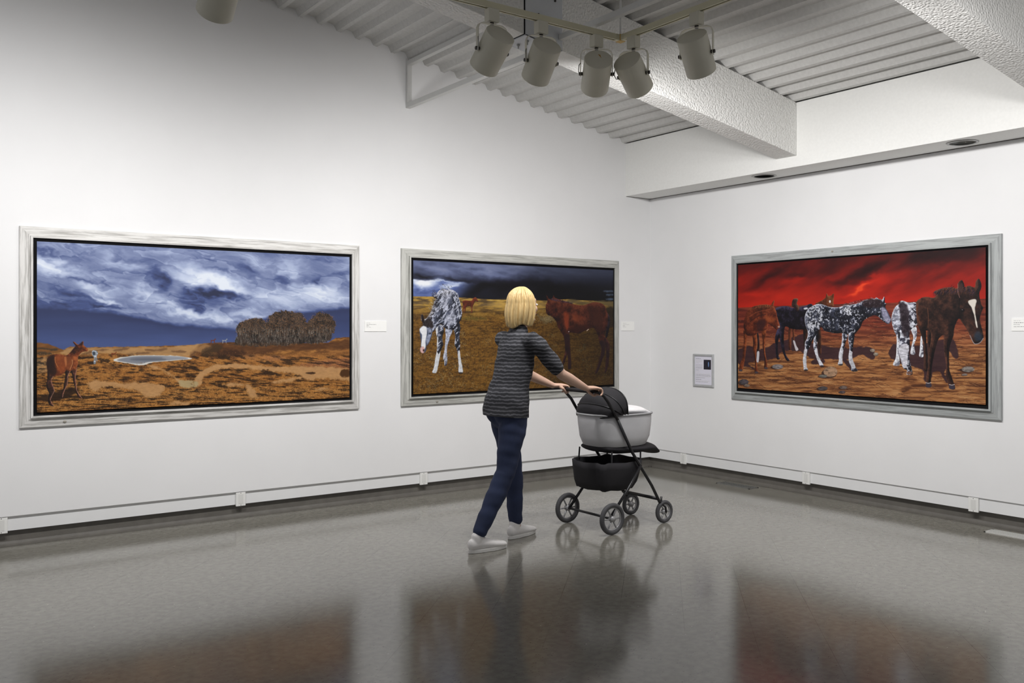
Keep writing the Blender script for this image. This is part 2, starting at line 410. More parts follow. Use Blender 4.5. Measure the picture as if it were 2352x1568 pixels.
tag(tr, 'cream L-shaped lighting track hanging on rods below the ceiling', 'track')

CR, CL = 0.0895, 0.235
def wall_spotlight(loc, aim, power, label, spotname='wall_spotlight', cable=True, angle=128):
    """loc: point on the rail underside"""
    aim = Vector(aim).normalized(); az = math.atan2(aim.y, aim.x); tilt = math.atan2(-aim.z, math.hypot(aim.x, aim.y))
    t = empty('track_light', loc, az)
    # everything below is in the lamp's frame: +x is where it points, z up
    bm = bmesh.new(); box(bm, -0.037, 0.037, -0.026, 0.026, -0.078, 0.0)
    ad = fin('adapter', bm, LAMP, t, bevel=0.004); ad.rotation_euler = (0, 0, -az if abs(loc[1]-TY) < 0.01 else -az+math.pi/2)
    bm = bmesh.new(); tube(bm, [(0, 0, -0.078), (0, 0, -0.092)], 0.012, 12); fin('swivel', bm, DSTEEL, t)
    # yoke: bent strap, width 28 mm
    bm = bmesh.new(); W2 = 0.101; zt_, zb = -0.090, -0.262
    path = [(-W2, zb), (-W2, zt_-0.035), (-W2+0.010, zt_-0.012), (-W2+0.034, zt_)] + [(W2-0.034, zt_), (W2-0.010, zt_-0.012), (W2, zt_-0.035), (W2, zb)]
    hw = 0.013; th = 0.003; quads = []
    for i, (y, z) in enumerate(path):
        a = path[max(i-1, 0)]; c = path[min(i+1, len(path)-1)]; d = Vector((c[0]-a[0], c[1]-a[1])).normalized(); n = Vector((-d.y, d.x))
        quads.append([bm.verts.new((sx*hw, y+n.x*s*th/2, z+n.y*s*th/2)) for sx, s in ((-1, -1), (1, -1), (1, 1), (-1, 1))])
    for A, B in zip(quads, quads[1:]):
        for k in range(4): bm.faces.new((A[k], A[(k+1) % 4], B[(k+1) % 4], B[k]))
    bm.faces.new(quads[0][::-1]); bm.faces.new(quads[-1])
    fin('yoke', bm, LAMP, t)
    for s in (-1, 1):
        bm = bmesh.new(); tube(bm, [(0, s*(CR-0.002), -0.245), (0, s*(W2+0.012), -0.245)], 0.011, 12); fin('pivot_knob', bm, DSTEEL, t, True)
    # can along local +x tilted down
    piv = Vector((0, 0, -0.245))
    R = Matrix.Translation(piv) @ Matrix.Rotation(tilt, 4, 'Y')
    bm = bmesh.new(); x0, x1 = -CL*0.50, CL*0.50; sg = 40
    pr = [(x0, 0.001), (x0, CR-0.006), (x0+0.003, CR-0.001), (x0+0.01, CR), (x1-0.002, CR), (x1, CR-0.0015), (x1-0.001, CR-0.004), (x1-0.06, CR-0.005), (x0+0.01, CR-0.006), (x0+0.01, 0.001)]
    rings = [[bm.verts.new(R @ Vector((xx, r*math.cos(2*math.pi*k/sg), r*math.sin(2*math.pi*k/sg)))) for k in range(sg)] for xx, r in pr]
    for A, B in zip(rings, rings[1:]):
        for k in range(sg): bm.faces.new((A[k], A[(k+1) % sg], B[(k+1) % sg], B[k]))
    bm.faces.new(rings[0][::-1]); bm.faces.new(rings[-1])
    can = fin('lamp_can', bm, LAMP, t, True)
    md = can.modifiers.new('es', 'EDGE_SPLIT'); md.split_angle = math.radians(35)
    bm = bmesh.new(); Rb = R
    pr = [(x1-0.10, 0.001), (x1-0.10, 0.02), (x1-0.07, 0.05), (x1-0.045, 0.060), (x1-0.040, 0.058), (x1-0.040, 0.001)]
    rings = [[bm.verts.new(R @ Vector((xx, r*math.cos(2*math.pi*k/24), r*math.sin(2*math.pi*k/24)))) for k in range(24)] for xx, r in pr]
    for A, B in zip(rings, rings[1:]):
        for k in range(24): bm.faces.new((A[k], A[(k+1) % 24], B[(k+1) % 24], B[k]))
    m = MATS.get('lit_bulb')
    if not m:
        m = bpy.data.materials.new('lit_bulb'); m.use_nodes = True
        m.node_tree.nodes['Principled BSDF'].inputs['Emission Color'].default_value = (1, 0.97, 0.92, 1)
        m.node_tree.nodes['Principled BSDF'].inputs['Emission Strength'].default_value = 6.0
        MATS['lit_bulb'] = m
    fin('bulb', bm, m, t, True)
    if cable:
        bm = bmesh.new()
        tube(bm, [(-0.01, W2+0.002, -0.18), (-0.03, W2+0.014, -0.20), (-0.04, W2+0.018, -0.235), (-0.02, W2+0.012, -0.26), (0, W2, -0.255)], 0.003, 8)
        fin('wire_loop', bm, STEEL, t, True)
    tag(t, label, 'lamp', 'cream can spotlights on the track')
    Mw = Matrix.Translation(loc) @ Matrix.Rotation(az, 4, 'Z')
    lp = Mw @ (R @ Vector((x1-0.02, 0, 0)))
    spot(spotname, lp, aim, power, angle)
    return t
def leg_x(px, py): r = px_ray(px, py); t = (TY-CAM[1])/r[1]; return CAM[0]+r[0]*t
def leg_y(px, py): r = px_ray(px, py); t = (TX-CAM[0])/r[0]; return CAM[1]+r[1]*t
wall_spotlight((-5.27, TY, TZ), (0.03, 0.78, -0.62), 165, 'cream can spotlight cut off by the top edge, far left on the track')
wall_spotlight((leg_x(1130, 20), TY, TZ), (0.013, 0.78, -0.64), 150, 'cream can spotlight leftmost of the cluster of five')
wall_spotlight((leg_x(1243, 50), TY, TZ), (0.17, 0.73, -0.643), 130, 'cream can spotlight in front of the bolted splice plate', angle=140)
wall_spotlight((leg_x(1370, 82), TY, TZ), (0.46, 0.69, -0.56), 130, 'cream can spotlight with a small tan mark on its back cap', angle=154)
wall_spotlight((TX, leg_y(1455, 85), TZ), (0.776, 0.28, -0.604), 130, 'cream can spotlight tilted right, just right of the yellow-taped track corner', angle=154)
wall_spotlight((TX, leg_y(1600, 30), TZ), (0.625, 0.24, -0.74), 130, 'cream can spotlight rightmost of the cluster, against the ribbed ceiling', cable=False, angle=150)
# the small tan mark on the third lamp's cap
th = [o for o in bpy.data.objects if o.name.startswith('track_light') and 'tan mark' in o.get('label', '')][0]
ti = math.atan2(0.56, math.hypot(0.46, 0.69)); R = Matrix.Translation((0, 0, -0.245)) @ Matrix.Rotation(ti, 4, 'Y')
bm = bmesh.new(); xx = -CL*0.5-0.0012
f = bm.faces.new([bm.verts.new(R @ Vector((xx, y, z))) for y, z in ((0.0, 0.045), (-0.014, 0.04), (-0.019, 0.008))])
e = bmesh.ops.extrude_face_region(bm, geom=[f])['geom']
for v in [g for g in e if isinstance(g, bmesh.types.BMVert)]: v.co += (R.to_3x3() @ Vector((0.0008, 0, 0)))
t = fin('tan_mark', bm, mat('tan_mark', (0.32, 0.17, 0.03), 0.6), th); t['label'] = 'small tan wedge-shaped mark'
# ------------------------------------------------------------------ painting engine: canvases coloured per vertex by strokes and shapes
def _lat(seed):
    return np.random.RandomState(seed).rand(64, 64).astype('f')
def vnoise(x, y, seed):
    g = _lat(seed); xi = np.floor(x).astype(int); yi = np.floor(y).astype(int)
    fx = x-xi; fy = y-yi; fx = fx*fx*(3-2*fx); fy = fy*fy*(3-2*fy)
    a = g[yi % 64, xi % 64]; b = g[yi % 64, (xi+1) % 64]; c = g[(yi+1) % 64, xi % 64]; d = g[(yi+1) % 64, (xi+1) % 64]
    return (a*(1-fx)+b*fx)*(1-fy)+(c*(1-fx)+d*fx)*fy
def fbm(x, y, seed, o=4, g=0.5):
    s = 0; a = 1; t = 0
    for k in range(o):
        s = s+a*vnoise(x*2**k+k*17.3, y*2**k+k*9.1, seed+k); t += a; a *= g
    return s/t
def ss(a, b, x): t = np.clip((x-a)/(b-a), 0, 1); return t*t*(3-2*t)
def rgb(c): return np.array(c, 'f')/255.0
def catmull(pts, k=5, closed=True):
    P = np.array(pts, 'f'); n = len(P); out = []
    for i in range(n if closed else n-1):
        if closed: p0, p1, p2, p3 = P[i-1], P[i], P[(i+1) % n], P[(i+2) % n]
        else: p0, p1, p2, p3 = P[max(i-1, 0)], P[i], P[i+1], P[min(i+2, n-1)]
        for j in range(k):
            t = j/k
            out.append(0.5*((2*p1)+(-p0+p2)*t+(2*p0-5*p1+4*p2-p3)*t*t+(-p0+3*p1-3*p2+p3)*t**3))
    return np.array(out, 'f')
class Canvas:
    """plane: 'left' (y = const) or 'right' (x = const); a0..a1 runs left to right as seen from the room, z0..z1"""
    def __init__(s, plane, off, a0, a1, z0, z1, W, H):
        s.plane, s.off, s.a0, s.a1, s.z0, s.z1, s.W, s.H = plane, off, a0, a1, z0, z1, W, H
        s.img = np.zeros((H, W, 3), 'f'); s.yy, s.xx = np.mgrid[0:H, 0:W].astype('f')
        # photo position (pixels) of every canvas sample, used to lay the composition out
        A = a0+(a1-a0)*(s.xx+0.5)/W; Z = z1+(z0-z1)*(s.yy+0.5)/H
        X, Y = (A, np.full_like(A, off)) if plane == 'left' else (np.full_like(A, off), A)
        l = (X-CAM[0])*LAT[0]+(Y-CAM[1])*LAT[1]; d = (X-CAM[0])*FWD[0]+(Y-CAM[1])*FWD[1]
        s.px = (CX+FPX*l/d).astype('f'); s.py = (HY-FPX*(Z-CAM[2])/d).astype('f')
        s.rs = np.random.RandomState(5)
    def loc(s, pts, crop):
        ox, oy, k = crop; out = []
        for x, y in pts:
            px, py = ox+x/k, oy+y/k; r = px_ray(px, py)
            if s.plane == 'left':
                t = (s.off-CAM[1])/r[1]; a = CAM[0]+r[0]*t
            else:
                t = (s.off-CAM[0])/r[0]; a = CAM[1]+r[1]*t
            z = CAM[2]+r[2]*t
            out.append(((a-s.a0)/(s.a1-s.a0)*s.W, (s.z1-z)/(s.z1-s.z0)*s.H))
        return np.array(out, 'f')
    def cc(s, crop):   # canvas samples in crop coordinates
        return (s.px-crop[0])*crop[2], (s.py-crop[1])*crop[2]
    def dist(s, pts, crop, k=5, pad=6, closed=True, raw=False):
        P = s.loc(pts, crop); P = catmull(P, k) if not raw else P
        x0 = int(max(0, P[:, 0].min()-pad)); x1 = int(min(s.W, P[:, 0].max()+pad+1)); y0 = int(max(0, P[:, 1].min()-pad)); y1 = int(min(s.H, P[:, 1].max()+pad+1))
        if x1 <= x0 or y1 <= y0: return None
        X = s.xx[y0:y1, x0:x1]; Y = s.yy[y0:y1, x0:x1]
        best = np.full(X.shape, 1e9, 'f'); ins = np.zeros(X.shape, bool); nx = np.zeros_like(X); ny = np.zeros_like(X)
        for i in range(len(P)):
            ax, ay = P[i]; bx, by = P[(i+1) % len(P)]
            dx, dy = bx-ax, by-ay; L = dx*dx+dy*dy+1e-9
            t = np.clip(((X-ax)*dx+(Y-ay)*dy)/L, 0, 1); ex = X-(ax+t*dx); ey = Y-(ay+t*dy); d = ex*ex+ey*ey
            m = d < best; best = np.where(m, d, best); nx = np.where(m, ex, nx); ny = np.where(m, ey, ny)
            c = ((ay > Y) != (by > Y)) & (X < (bx-ax)*(Y-ay)/(by-ay+1e-12)+ax); ins ^= c
        d = np.sqrt(best)
        inv = np.where(d > 1e-6, 1/np.maximum(d, 1e-6), 0)
        sg = np.where(ins, -1, 1)
        return (slice(y0, y1), slice(x0, x1)), np.where(ins, d, -d), nx*inv*sg, ny*inv*sg
    def put(s, sl, m, col):
        m = np.clip(m, 0, 1)[..., None]
        s.img[sl] = s.img[sl]*(1-m)+col*m
    def fill(s, pts, crop, col, soft=1.0, alpha=1.0, k=5, tex=None, seed=1, amp=0.0, wob=0.0, wsc=0.1):
        r = s.dist(pts, crop, k, pad=6+int(soft*2+wob*2))
        if r is None: return
        sl, d, nx, ny = r
        if wob: d = d+wob*(fbm(s.xx[sl]*wsc, s.yy[sl]*wsc, seed+50, 3)-0.5)*2
        m = np.clip(d/max(soft, 0.3)+0.5, 0, 1)*alpha
        c = rgb(col)[None, None, :]*np.ones(d.shape+(1,), 'f')
        if amp: c = c*(1+amp*(fbm(s.xx[sl]*0.12, s.yy[sl]*0.3, seed, 4)-0.5)[..., None]*2)
        s.put(sl, m, np.clip(c, 0, 1))
    def ell(s, x, y, rx, ry, crop, col, soft=1.0, ang=0, alpha=1.0, **kw):
        a = math.radians(ang); pts = []
        for k in range(12):
            t = 2*math.pi*k/12; u, v = rx*math.cos(t), ry*math.sin(t); pts.append((x+u*math.cos(a)-v*math.sin(a), y+u*math.sin(a)+v*math.cos(a)))
        s.fill(pts, crop, col, soft=soft, alpha=alpha, k=3, **kw)
    def strokes(s, X, Y, ang, ln, col, alpha=0.8, curve=0.0, width=1):
        """many short brush marks in canvas pixels; col (n,3) 0..255"""
        n = len(X); K = int(max(2, np.max(ln)*1.3)); t = np.linspace(0, 1, K)
        col = np.broadcast_to(np.array(col, 'f')/255.0, (n, 3))
        a = ang[:, None]+curve*(t[None, :])*np.sign(s.rs.rand(n, 1)-0.5)
        st = (ln/K)[:, None]
        px = X[:, None]+np.cumsum(np.cos(a)*st, 1); py = Y[:, None]-np.cumsum(np.sin(a)*st, 1)
        for wdt in range(width):
            xi = np.round(px+wdt).astype(int); yi = np.round(py).astype(int); ok = (xi >= 0) & (xi < s.W) & (yi >= 0) & (yi < s.H)
            C = np.repeat(col[:, None, :], K, 1)
            if np.isscalar(alpha): al = np.full((n, K), alpha, 'f')
            else: al = np.repeat(alpha[:, None], K, 1)
            al = al*(1-0.6*t[None, :])
            xi, yi, C, al = xi[ok], yi[ok], C[ok], al[ok][:, None]
            s.img[yi, xi] = s.img[yi, xi]*(1-al)+C*al
    def line(s, pts, crop, col, wd=1.2, alpha=1.0, soft=1.0):
        P = catmull(s.loc(pts, crop), 6, closed=False); P = np.vstack([P, s.loc(pts[-1:], crop)])
        for a, b in zip(P[:-1], P[1:]):
            x0 = int(max(0, min(a[0], b[0])-wd-2)); x1 = int(min(s.W, max(a[0], b[0])+wd+3)); y0 = int(max(0, min(a[1], b[1])-wd-2)); y1 = int(min(s.H, max(a[1], b[1])+wd+3))
            if x1 <= x0 or y1 <= y0: continue
            X = s.xx[y0:y1, x0:x1]; Y = s.yy[y0:y1, x0:x1]; dx, dy = b-a; L = dx*dx+dy*dy+1e-9
            t = np.clip(((X-a[0])*dx+(Y-a[1])*dy)/L, 0, 1); d = np.hypot(X-a[0]-t*dx, Y-a[1]-t*dy)
            s.put((slice(y0, y1), slice(x0, x1)), np.clip((wd/2-d)/soft+0.5, 0, 1)*alpha, rgb(col))
    def horse(s, polys, crop, base, hi, dk, rim=None, light=(-0.5, -0.8), thick=14, seed=3, patch=None, pthr=0.5, psc=0.09, rimw=2.0, rima=0.8, hair=0.5, pang=0.0, anis=1.0):
        L = np.array(light)/np.hypot(*light)
        for j, pts in enumerate(polys):
            r = s.dist(pts, crop)
            if r is None: continue
            sl, d, nx, ny = r; X = s.xx[sl]; Y = s.yy[sl]
            d2 = d+0.8*(fbm(X*0.5, Y*0.5, seed+9, 2)-0.5)
            m = np.clip(d2+0.5, 0, 1)
            v = np.clip(d/thick, 0, 1); ndl = -(nx*L[0]+ny*L[1])*-1
            n1 = fbm(X*0.07+3, Y*0.07, seed, 4); n2 = fbm(X*0.25+Y*0.1, Y*0.25-X*0.12, seed+20, 3)
            sh = 0.5+0.5*ndl*(1-v)+0.55*(n1-0.5)*2+hair*(n2-0.5)
            sh = np.clip(sh, 0, 1)[..., None]
            c = np.where(sh > 0.5, rgb(base)+(rgb(hi)-rgb(base))*(sh-0.5)*2, rgb(dk)+(rgb(base)-rgb(dk))*sh*2)
            if patch is not None:
                Xa, Ya = X*math.cos(pang)+Y*math.sin(pang), -X*math.sin(pang)+Y*math.cos(pang)
                pn = fbm(Xa*psc/anis+0.9*n2, Ya*psc+0.9*n1, seed+40, 5, 0.66)
                pm = ss(pthr-0.045, pthr+0.075, pn+0.10*(1-v)*ndl)[..., None]
                pc = rgb(patch)*(0.75+0.5*(n2[..., None]))
                c = c*(1-pm)+np.clip(pc, 0, 1)*pm
            if rim is not None:
                rm = (ss(rimw+1.0, rimw*0.3, d)*np.clip(ndl+0.25, 0, 1)*ss(0.3, 0.5, n2+0.15))[..., None]*rima
                c = c*(1-rm)+rgb(rim)*rm
            s.put(sl, m, c)
    def build(s, name, parent):
        W, H = s.W, s.H
        a = np.linspace(s.a0, s.a1, W); z = np.linspace(s.z1, s.z0, H)
        A, Z = np.meshgrid(a, z); off = np.full_like(A, s.off)
        co = np.stack([A, off, Z], -1) if s.plane == 'left' else np.stack([off, A, Z], -1)
        co = co.reshape(-1, 3)-np.array(parent.location)
        i = np.arange(W*H).reshape(H, W)
        q = np.stack([i[:-1, :-1], i[1:, :-1], i[1:, 1:], i[:-1, 1:]], -1).reshape(-1, 4)
        # a back sheet 12 mm behind and an edge strip make the canvas a solid panel
        bo = 0.02; b = []
        for (aa, zz) in ((s.a0, s.z1), (s.a1, s.z1), (s.a1, s.z0), (s.a0, s.z0)):
            for o in (s.off, s.off+bo): b.append((aa, o, zz) if s.plane == 'left' else (o, aa, zz))
        b = np.array(b)-np.array(parent.location); nb = W*H
        side = np.array([[0, 1, 3, 2], [2, 3, 5, 4], [4, 5, 7, 6], [6, 7, 1, 0], [1, 7, 5, 3]])+nb
        me = bpy.data.meshes.new(name); V = np.vstack([co, b]); Q = np.vstack([q, side])
        me.vertices.add(len(V)); me.vertices.foreach_set('co', V.astype('f').ravel())
        me.loops.add(Q.size); me.loops.foreach_set('vertex_index', Q.astype('i').ravel())
        me.polygons.add(len(Q)); me.polygons.foreach_set('loop_start', np.arange(0, Q.size, 4, dtype='i'))
        me.update(calc_edges=True)
        g_ = s.img.mean(-1, keepdims=True); c = np.clip((g_+(s.img-g_)*.93)*0.95, 0, 1)
        lin = np.where(c <= 0.04045, c/12.92, ((c+0.055)/1.055)**2.4).reshape(-1, 3)
        lin = np.vstack([lin, np.full((8, 3), 0.02)])
        at = me.color_attributes.new('paint', 'FLOAT_COLOR', 'POINT')
        at.data.foreach_set('color', np.hstack([lin, np.ones((len(lin), 1))]).astype('f').ravel())
        m = MATS.get('oil_paint')
        if not m:
            m = bpy.data.materials.new('oil_paint'); m.use_nodes = True; nt = m.node_tree; bs = nt.nodes['Principled BSDF']
            va = nt.nodes.new('ShaderNodeVertexColor'); va.layer_name = 'paint'
            nt.links.new(va.outputs[0], bs.inputs['Base Color']); bs.inputs['Roughness'].default_value = 0.55; bs.inputs['Specular IOR Level'].default_value = 0.25
            tc = nt.nodes.new('ShaderNodeTexCoord'); nz = nt.nodes.new('ShaderNodeTexNoise'); nz.inputs['Scale'].default_value = 180
            nt.links.new(tc.outputs['Object'], nz.inputs['Vector']); bp = nt.nodes.new('ShaderNodeBump'); bp.inputs['Strength'].default_value = 0.12; bp.inputs['Distance'].default_value = 0.001
            nt.links.new(nz.outputs['Fac'], bp.inputs['Height']); nt.links.new(bp.outputs[0], bs.inputs['Normal']); MATS['oil_paint'] = m
        o = link(name, me, m, parent); return o

def ramp_col(v, stops):
    xs = [q[0] for q in stops]; out = np.stack([np.interp(v, xs, [q[1][k] for q in stops]) for k in range(3)], -1)
    return (out/255.0).astype('f')
def blobs(X, Y, L):
    s = np.zeros_like(X)
    for x, y, rx, ry, ang, amp in L:
        a = math.radians(ang); u = (X-x)*math.cos(a)+(Y-y)*math.sin(a); v = -(X-x)*math.sin(a)+(Y-y)*math.cos(a)
        s += amp*np.exp(-(u/rx)**2-(v/ry)**2)
    return s

def paint_prairie():
    c = Canvas('left', -0.042, -5.722, -3.441, 0.887, 2.033, 1000, 500)
    K = (0, 480, 2.735); X, Y = c.cc(K); rs = c.rs
    wx = (fbm(X*0.006, Y*0.012, 11, 4)-0.5)*150; wy = (fbm(X*0.006+9, Y*0.012+5, 21, 4)-0.5)*80
    wx2 = (fbm(X*0.02, Y*0.03, 31, 3)-0.5)*46; wy2 = (fbm(X*0.02+3, Y*0.03, 33, 3)-0.5)*40
    U, V = X+wx+wx2, Y+wy+wy2
    Bl = [(380, 365, 210, 36, 14, .42), (270, 340, 90, 60, 0, .2), (600, 480, 130, 24, 18, .4), (650, 560, 90, 14, 20, .4), (880, 520, 200, 34, 20, .42), (760, 330, 170, 34, 14, .25), (1000, 590, 90, 12, 8, .25),
          (1250, 430, 200, 46, 14, .52), (1420, 490, 120, 26, 18, .5), (1130, 530, 75, 36, 0, .22), (1200, 655, 190, 22, 8, .42), (1400, 705, 100, 18, 12, .38), (1560, 665, 130, 20, -4, .32),
          (1750, 560, 230, 55, 2, .42), (2050, 530, 170, 48, 4, .42), (1600, 330, 150, 40, 20, .25), (1850, 380, 100, 60, 40, .3), (2130, 330, 90, 40, -10, .2), (1050, 270, 120, 30, 10, .2), (640, 260, 160, 24, 12, .15), (1980, 470, 120, 22, 8, .2),
          (1020, 420, 100, 38, 30, -.42), (1060, 500, 50, 50, 0, -.28), (1380, 545, 200, 26, 4, -.6), (1250, 590, 130, 26, 5, -.35), (1240, 625, 45, 14, 10, -.35), (520, 440, 110, 13, 8, -.4), (740, 475, 90, 22, 15, -.28), (450, 520, 160, 26, 14, -.34), (650, 600, 130, 14, 8, -.3),
          (330, 590, 190, 30, 5, -.25), (290, 270, 130, 14, 10, -.25), (750, 290, 150, 16, 16, -.22), (1400, 400, 60, 12, 20, -.25), (1800, 425, 80, 24, 0, -.3), (1990, 455, 60, 20, 10, -.35), (2110, 400, 60, 20, 0, -.25), (1560, 390, 60, 16, 15, -.22), (1700, 250, 80, 40, 40, -.12), (1330, 320, 60, 20, 30, -.15), (900, 400, 100, 18, 20, -.2), (2080, 320, 80, 24, 0, -.18)]
    L = 0.44+0.86*blobs(U, V, Bl)+0.20*(fbm(X*0.004+Y*0.003, Y*0.016-X*0.005, 61, 5)-0.5)
    L += 0.10*(np.abs(fbm(U*0.010, V*0.024-U*0.006, 71, 4)-0.5)*-4+0.6)*0.5
    for sd, sc, am in ((63, 0.9, .13), (67, 1.7, .06)):
        f = fbm((X+wx*.5)*0.0042*sc+0.3*wx2/46, (Y-0.22*X+wy*.8)*0.013*sc, sd, 4, .5)-0.5
        L += am*(ss(-.03, .03, f)*np.exp(-np.maximum(f, 0)*13)-0.7*ss(.04, -.02, f)*np.exp(np.minimum(f, 0)*16))
    L = .47+(L-.47)*1.0
    edge = np.interp(X, [220, 700, 1100, 1480, 1750, 2200], [610, 640, 720, 745, 660, 622])+wy*0.3+wy2*0.5
    low = ss(-14, 22, Y-edge)
    lowc = 0.17+0.11*ss(700, 860, Y)-0.05*ss(-10, 60, edge+60-Y)+0.05*(fbm(X*0.004, Y*0.03, 81, 3)-0.5)
    L = L*(1-low)+lowc*low
    L = np.clip(L, 0.04, 1)
    c.img[:] = ramp_col(L, [(0, (34, 40, 66)), (.14, (48, 58, 98)), (.28, (66, 82, 134)), (.45, (112, 126, 168)), (.62, (152, 166, 202)), (.8, (192, 204, 230)), (1, (224, 232, 244))])
    # land
    hz = np.interp(X, [220, 300, 400, 440, 560, 760, 900, 1100, 1230, 1290, 1450, 1560, 2060, 2110, 2200], [838, 846, 885, 864, 868, 864, 861, 858, 850, 842, 836, 848, 838, 808, 803])+3*(fbm(X*0.05, X*0, 5, 3)-0.5)*2
    land = ss(-1.2, 1.2, Y-hz)
    dep = np.clip((Y-850)/420, 0, 1)
    g = fbm(X*(0.012)-Y*0.008, Y*0.06+X*0.006, 91, 5)
    g2 = fbm(X*0.05, Y*0.14, 95, 3)
    col = ramp_col(np.clip(g*0.7+g2*0.45-0.1, 0, 1), [(0, (52, 30, 14)), (.35, (96, 58, 24)), (.5, (138, 88, 38)), (.65, (172, 114, 52)), (1, (206, 154, 84))])
    m = land[..., None]; c.img[:] = c.img*(1-m)+col*m
    F = lambda pts, col, **k: c.fill(pts, K, col, **k)
    F([(400, 884), (450, 866), (560, 871), (760, 867), (1100, 861), (1290, 846), (1240, 900), (1180, 925), (900, 918), (700, 905), (460, 915), (380, 905)], (184, 142, 92), soft=5, alpha=.8, wob=3)
    for q in [(620, 885, 60, 6), (760, 880, 50, 7), (950, 885, 40, 6), (1020, 880, 30, 9), (1120, 893, 50, 7), (870, 905, 80, 5), (560, 900, 50, 5)]: c.ell(*q, K, (104, 72, 46), soft=4, ang=random.uniform(-14, 14), alpha=.7, wob=3, seed=int(q[0]))
    F([(225, 842), (300, 848), (400, 885), (340, 905), (225, 925)], (118, 74, 34), soft=4, alpha=.7, wob=3)
    for q in [(260, 875, 40, 7), (320, 880, 40, 6), (270, 905, 50, 9), (245, 940, 30, 8), (245, 975, 26, 18)]: c.ell(*q, K, (52, 46, 36), soft=4, alpha=.75, wob=4, seed=int(q[1]))
    F([(225, 950), (330, 930), (420, 950), (360, 990), (300, 1020), (225, 1030)], (156, 124, 88), soft=6, alpha=.7, wob=4)
    F([(1190, 925), (1250, 860), (1300, 846), (1450, 840), (1560, 852), (2060, 842), (2200, 812), (2200, 880), (1900, 885), (1700, 900), (1500, 935), (1300, 935)], (84, 50, 26), soft=8, alpha=.75, wob=8, wsc=.05)
    F([(1220, 880), (1290, 848), (1330, 870), (1260, 900)], (170, 124, 74), soft=5, alpha=.7, wob=3)
    c.ell(1330, 885, 70, 26, K, (58, 42, 26), soft=8, ang=-20, alpha=.7, wob=6)
    c.ell(1450, 905, 90, 22, K, (50, 28, 18), soft=10, alpha=.7, wob=7)
    F([(1500, 930), (1800, 910), (2190, 880), (2200, 960), (1900, 985), (1600, 960)], (142, 90, 44), soft=10, alpha=.55, wob=8)
    c.ell(1720, 935, 70, 16, K, (160, 106, 66), soft=8, alpha=.7, wob=5); c.ell(1580, 925, 60, 14, K, (150, 100, 58), soft=8, alpha=.6, wob=5)
    F([(1850, 985), (2000, 950), (2200, 935), (2200, 1010), (2000, 1010), (1880, 1000)], (132, 82, 54), soft=10, alpha=.85, wob=6)
    sand = [[(1225, 1110), (1232, 1050), (1320, 984), (1480, 968), (1700, 985), (1900, 985), (2200, 1005), (2200, 1078), (2060, 1062), (1930, 1075), (1830, 1030), (1500, 1000), (1380, 1004), (1290, 1045), (1255, 1110)],
            [(920, 975), (1000, 994), (1150, 1080), (1130, 1112), (1080, 1050), (1010, 1010), (930, 990)],
            [(548, 1092), (620, 1075), (760, 1092), (900, 1085), (1035, 1105), (1020, 1150), (930, 1185), (830, 1130), (660, 1118), (590, 1142)],
            [(1540, 1100), (1600, 1130), (1620, 1190), (1560, 1170)], [(1060, 1225), (1120, 1200), (1200, 1215), (1160, 1235)], [(1960, 1130), (2050, 1120), (2080, 1130), (2000, 1140)], [(1400, 1100), (1500, 1090), (1560, 1108), (1450, 1112)],
            [(930, 1150), (1020, 1160), (960, 1180)], [(1700, 1080), (1900, 1050), (1850, 1075), (1760, 1092)]]
    for i, p in enumerate(sand): F(p, (190, 142, 90), soft=6, alpha=.93, wob=6, wsc=.07, amp=.08, seed=i+3)
    F([(1120, 1080), (1180, 1072), (1240, 1085), (1225, 1115), (1150, 1118)], (176, 156, 112), soft=5, alpha=.9, wob=3)
    F([(712, 948), (780, 926), (900, 917), (1100, 920), (1210, 938), (1080, 951), (960, 962), (890, 980), (800, 968)], (214, 212, 205), soft=2, wob=1.5)
    F([(735, 947), (800, 929), (900, 921), (1100, 924), (1180, 937), (1060, 948), (940, 958), (880, 970), (800, 962)], (128, 132, 142), soft=4)
    c.ell(930, 942, 110, 10, K, (88, 92, 104), soft=8, alpha=.8); c.ell(1090, 932, 70, 7, K, (160, 162, 168), soft=6, alpha=.7)
    # scrub texture between the sand patches
    Lc = c.img.copy(); lum = Lc.mean(-1)
    n = 26000; xs = rs.rand(n)*c.W; ys = c.H*(0.60+0.4*rs.rand(n)**0.8); xi = xs.astype(int); yi = np.minimum(ys.astype(int), c.H-1)
    cy = Y[yi, xi]; isand = (Lc[yi, xi, 0] > .66) & (Lc[yi, xi, 2] > .30); keep = (land[yi, xi] > .9) & (cy > 900) & ~isand & ~((np.abs(X[yi, xi]-950) < 260) & (cy < 965))
    xs, ys, cy = xs[keep], ys[keep], cy[keep]; n = len(xs); sz = np.interp(cy, [900, 1000, 1250], [1.5, 3, 9])
    o = np.argsort(ys); xs, ys, cy, sz = xs[o], ys[o], cy[o], sz[o]
    pick = rs.rand(n); pal = np.array([(58, 32, 12), (104, 64, 24), (150, 96, 38), (188, 128, 60), (134, 84, 30)], 'f')
    cl = pal[np.clip((pick*5).astype(int), 0, 4)]*(0.85+0.3*rs.rand(n, 1)); c.strokes(xs, ys, rs.rand(n)*2.6+.25, sz*(.6+.8*rs.rand(n)), cl, alpha=.62, curve=.8)
    k = cy > 1120; n = int(k.sum()); sel = rs.rand(n) < .22; c.strokes(xs[k][sel], ys[k][sel], rs.rand(int(sel.sum()))*2.4+.3, 9+6*rs.rand(int(sel.sum())), (206, 152, 84), alpha=.6, curve=1.0)
    ct = fbm((X-0.4*Y)*.018*(1.5-dep), Y*.075*(1.6-dep), 97, 4, .6); lumn = c.img
    okc = land*ss(905, 930, Y)*(1-ss(.56, .64, Lc[..., 0]))*ss(.10, .18, Lc[..., 0]-Lc[..., 2])
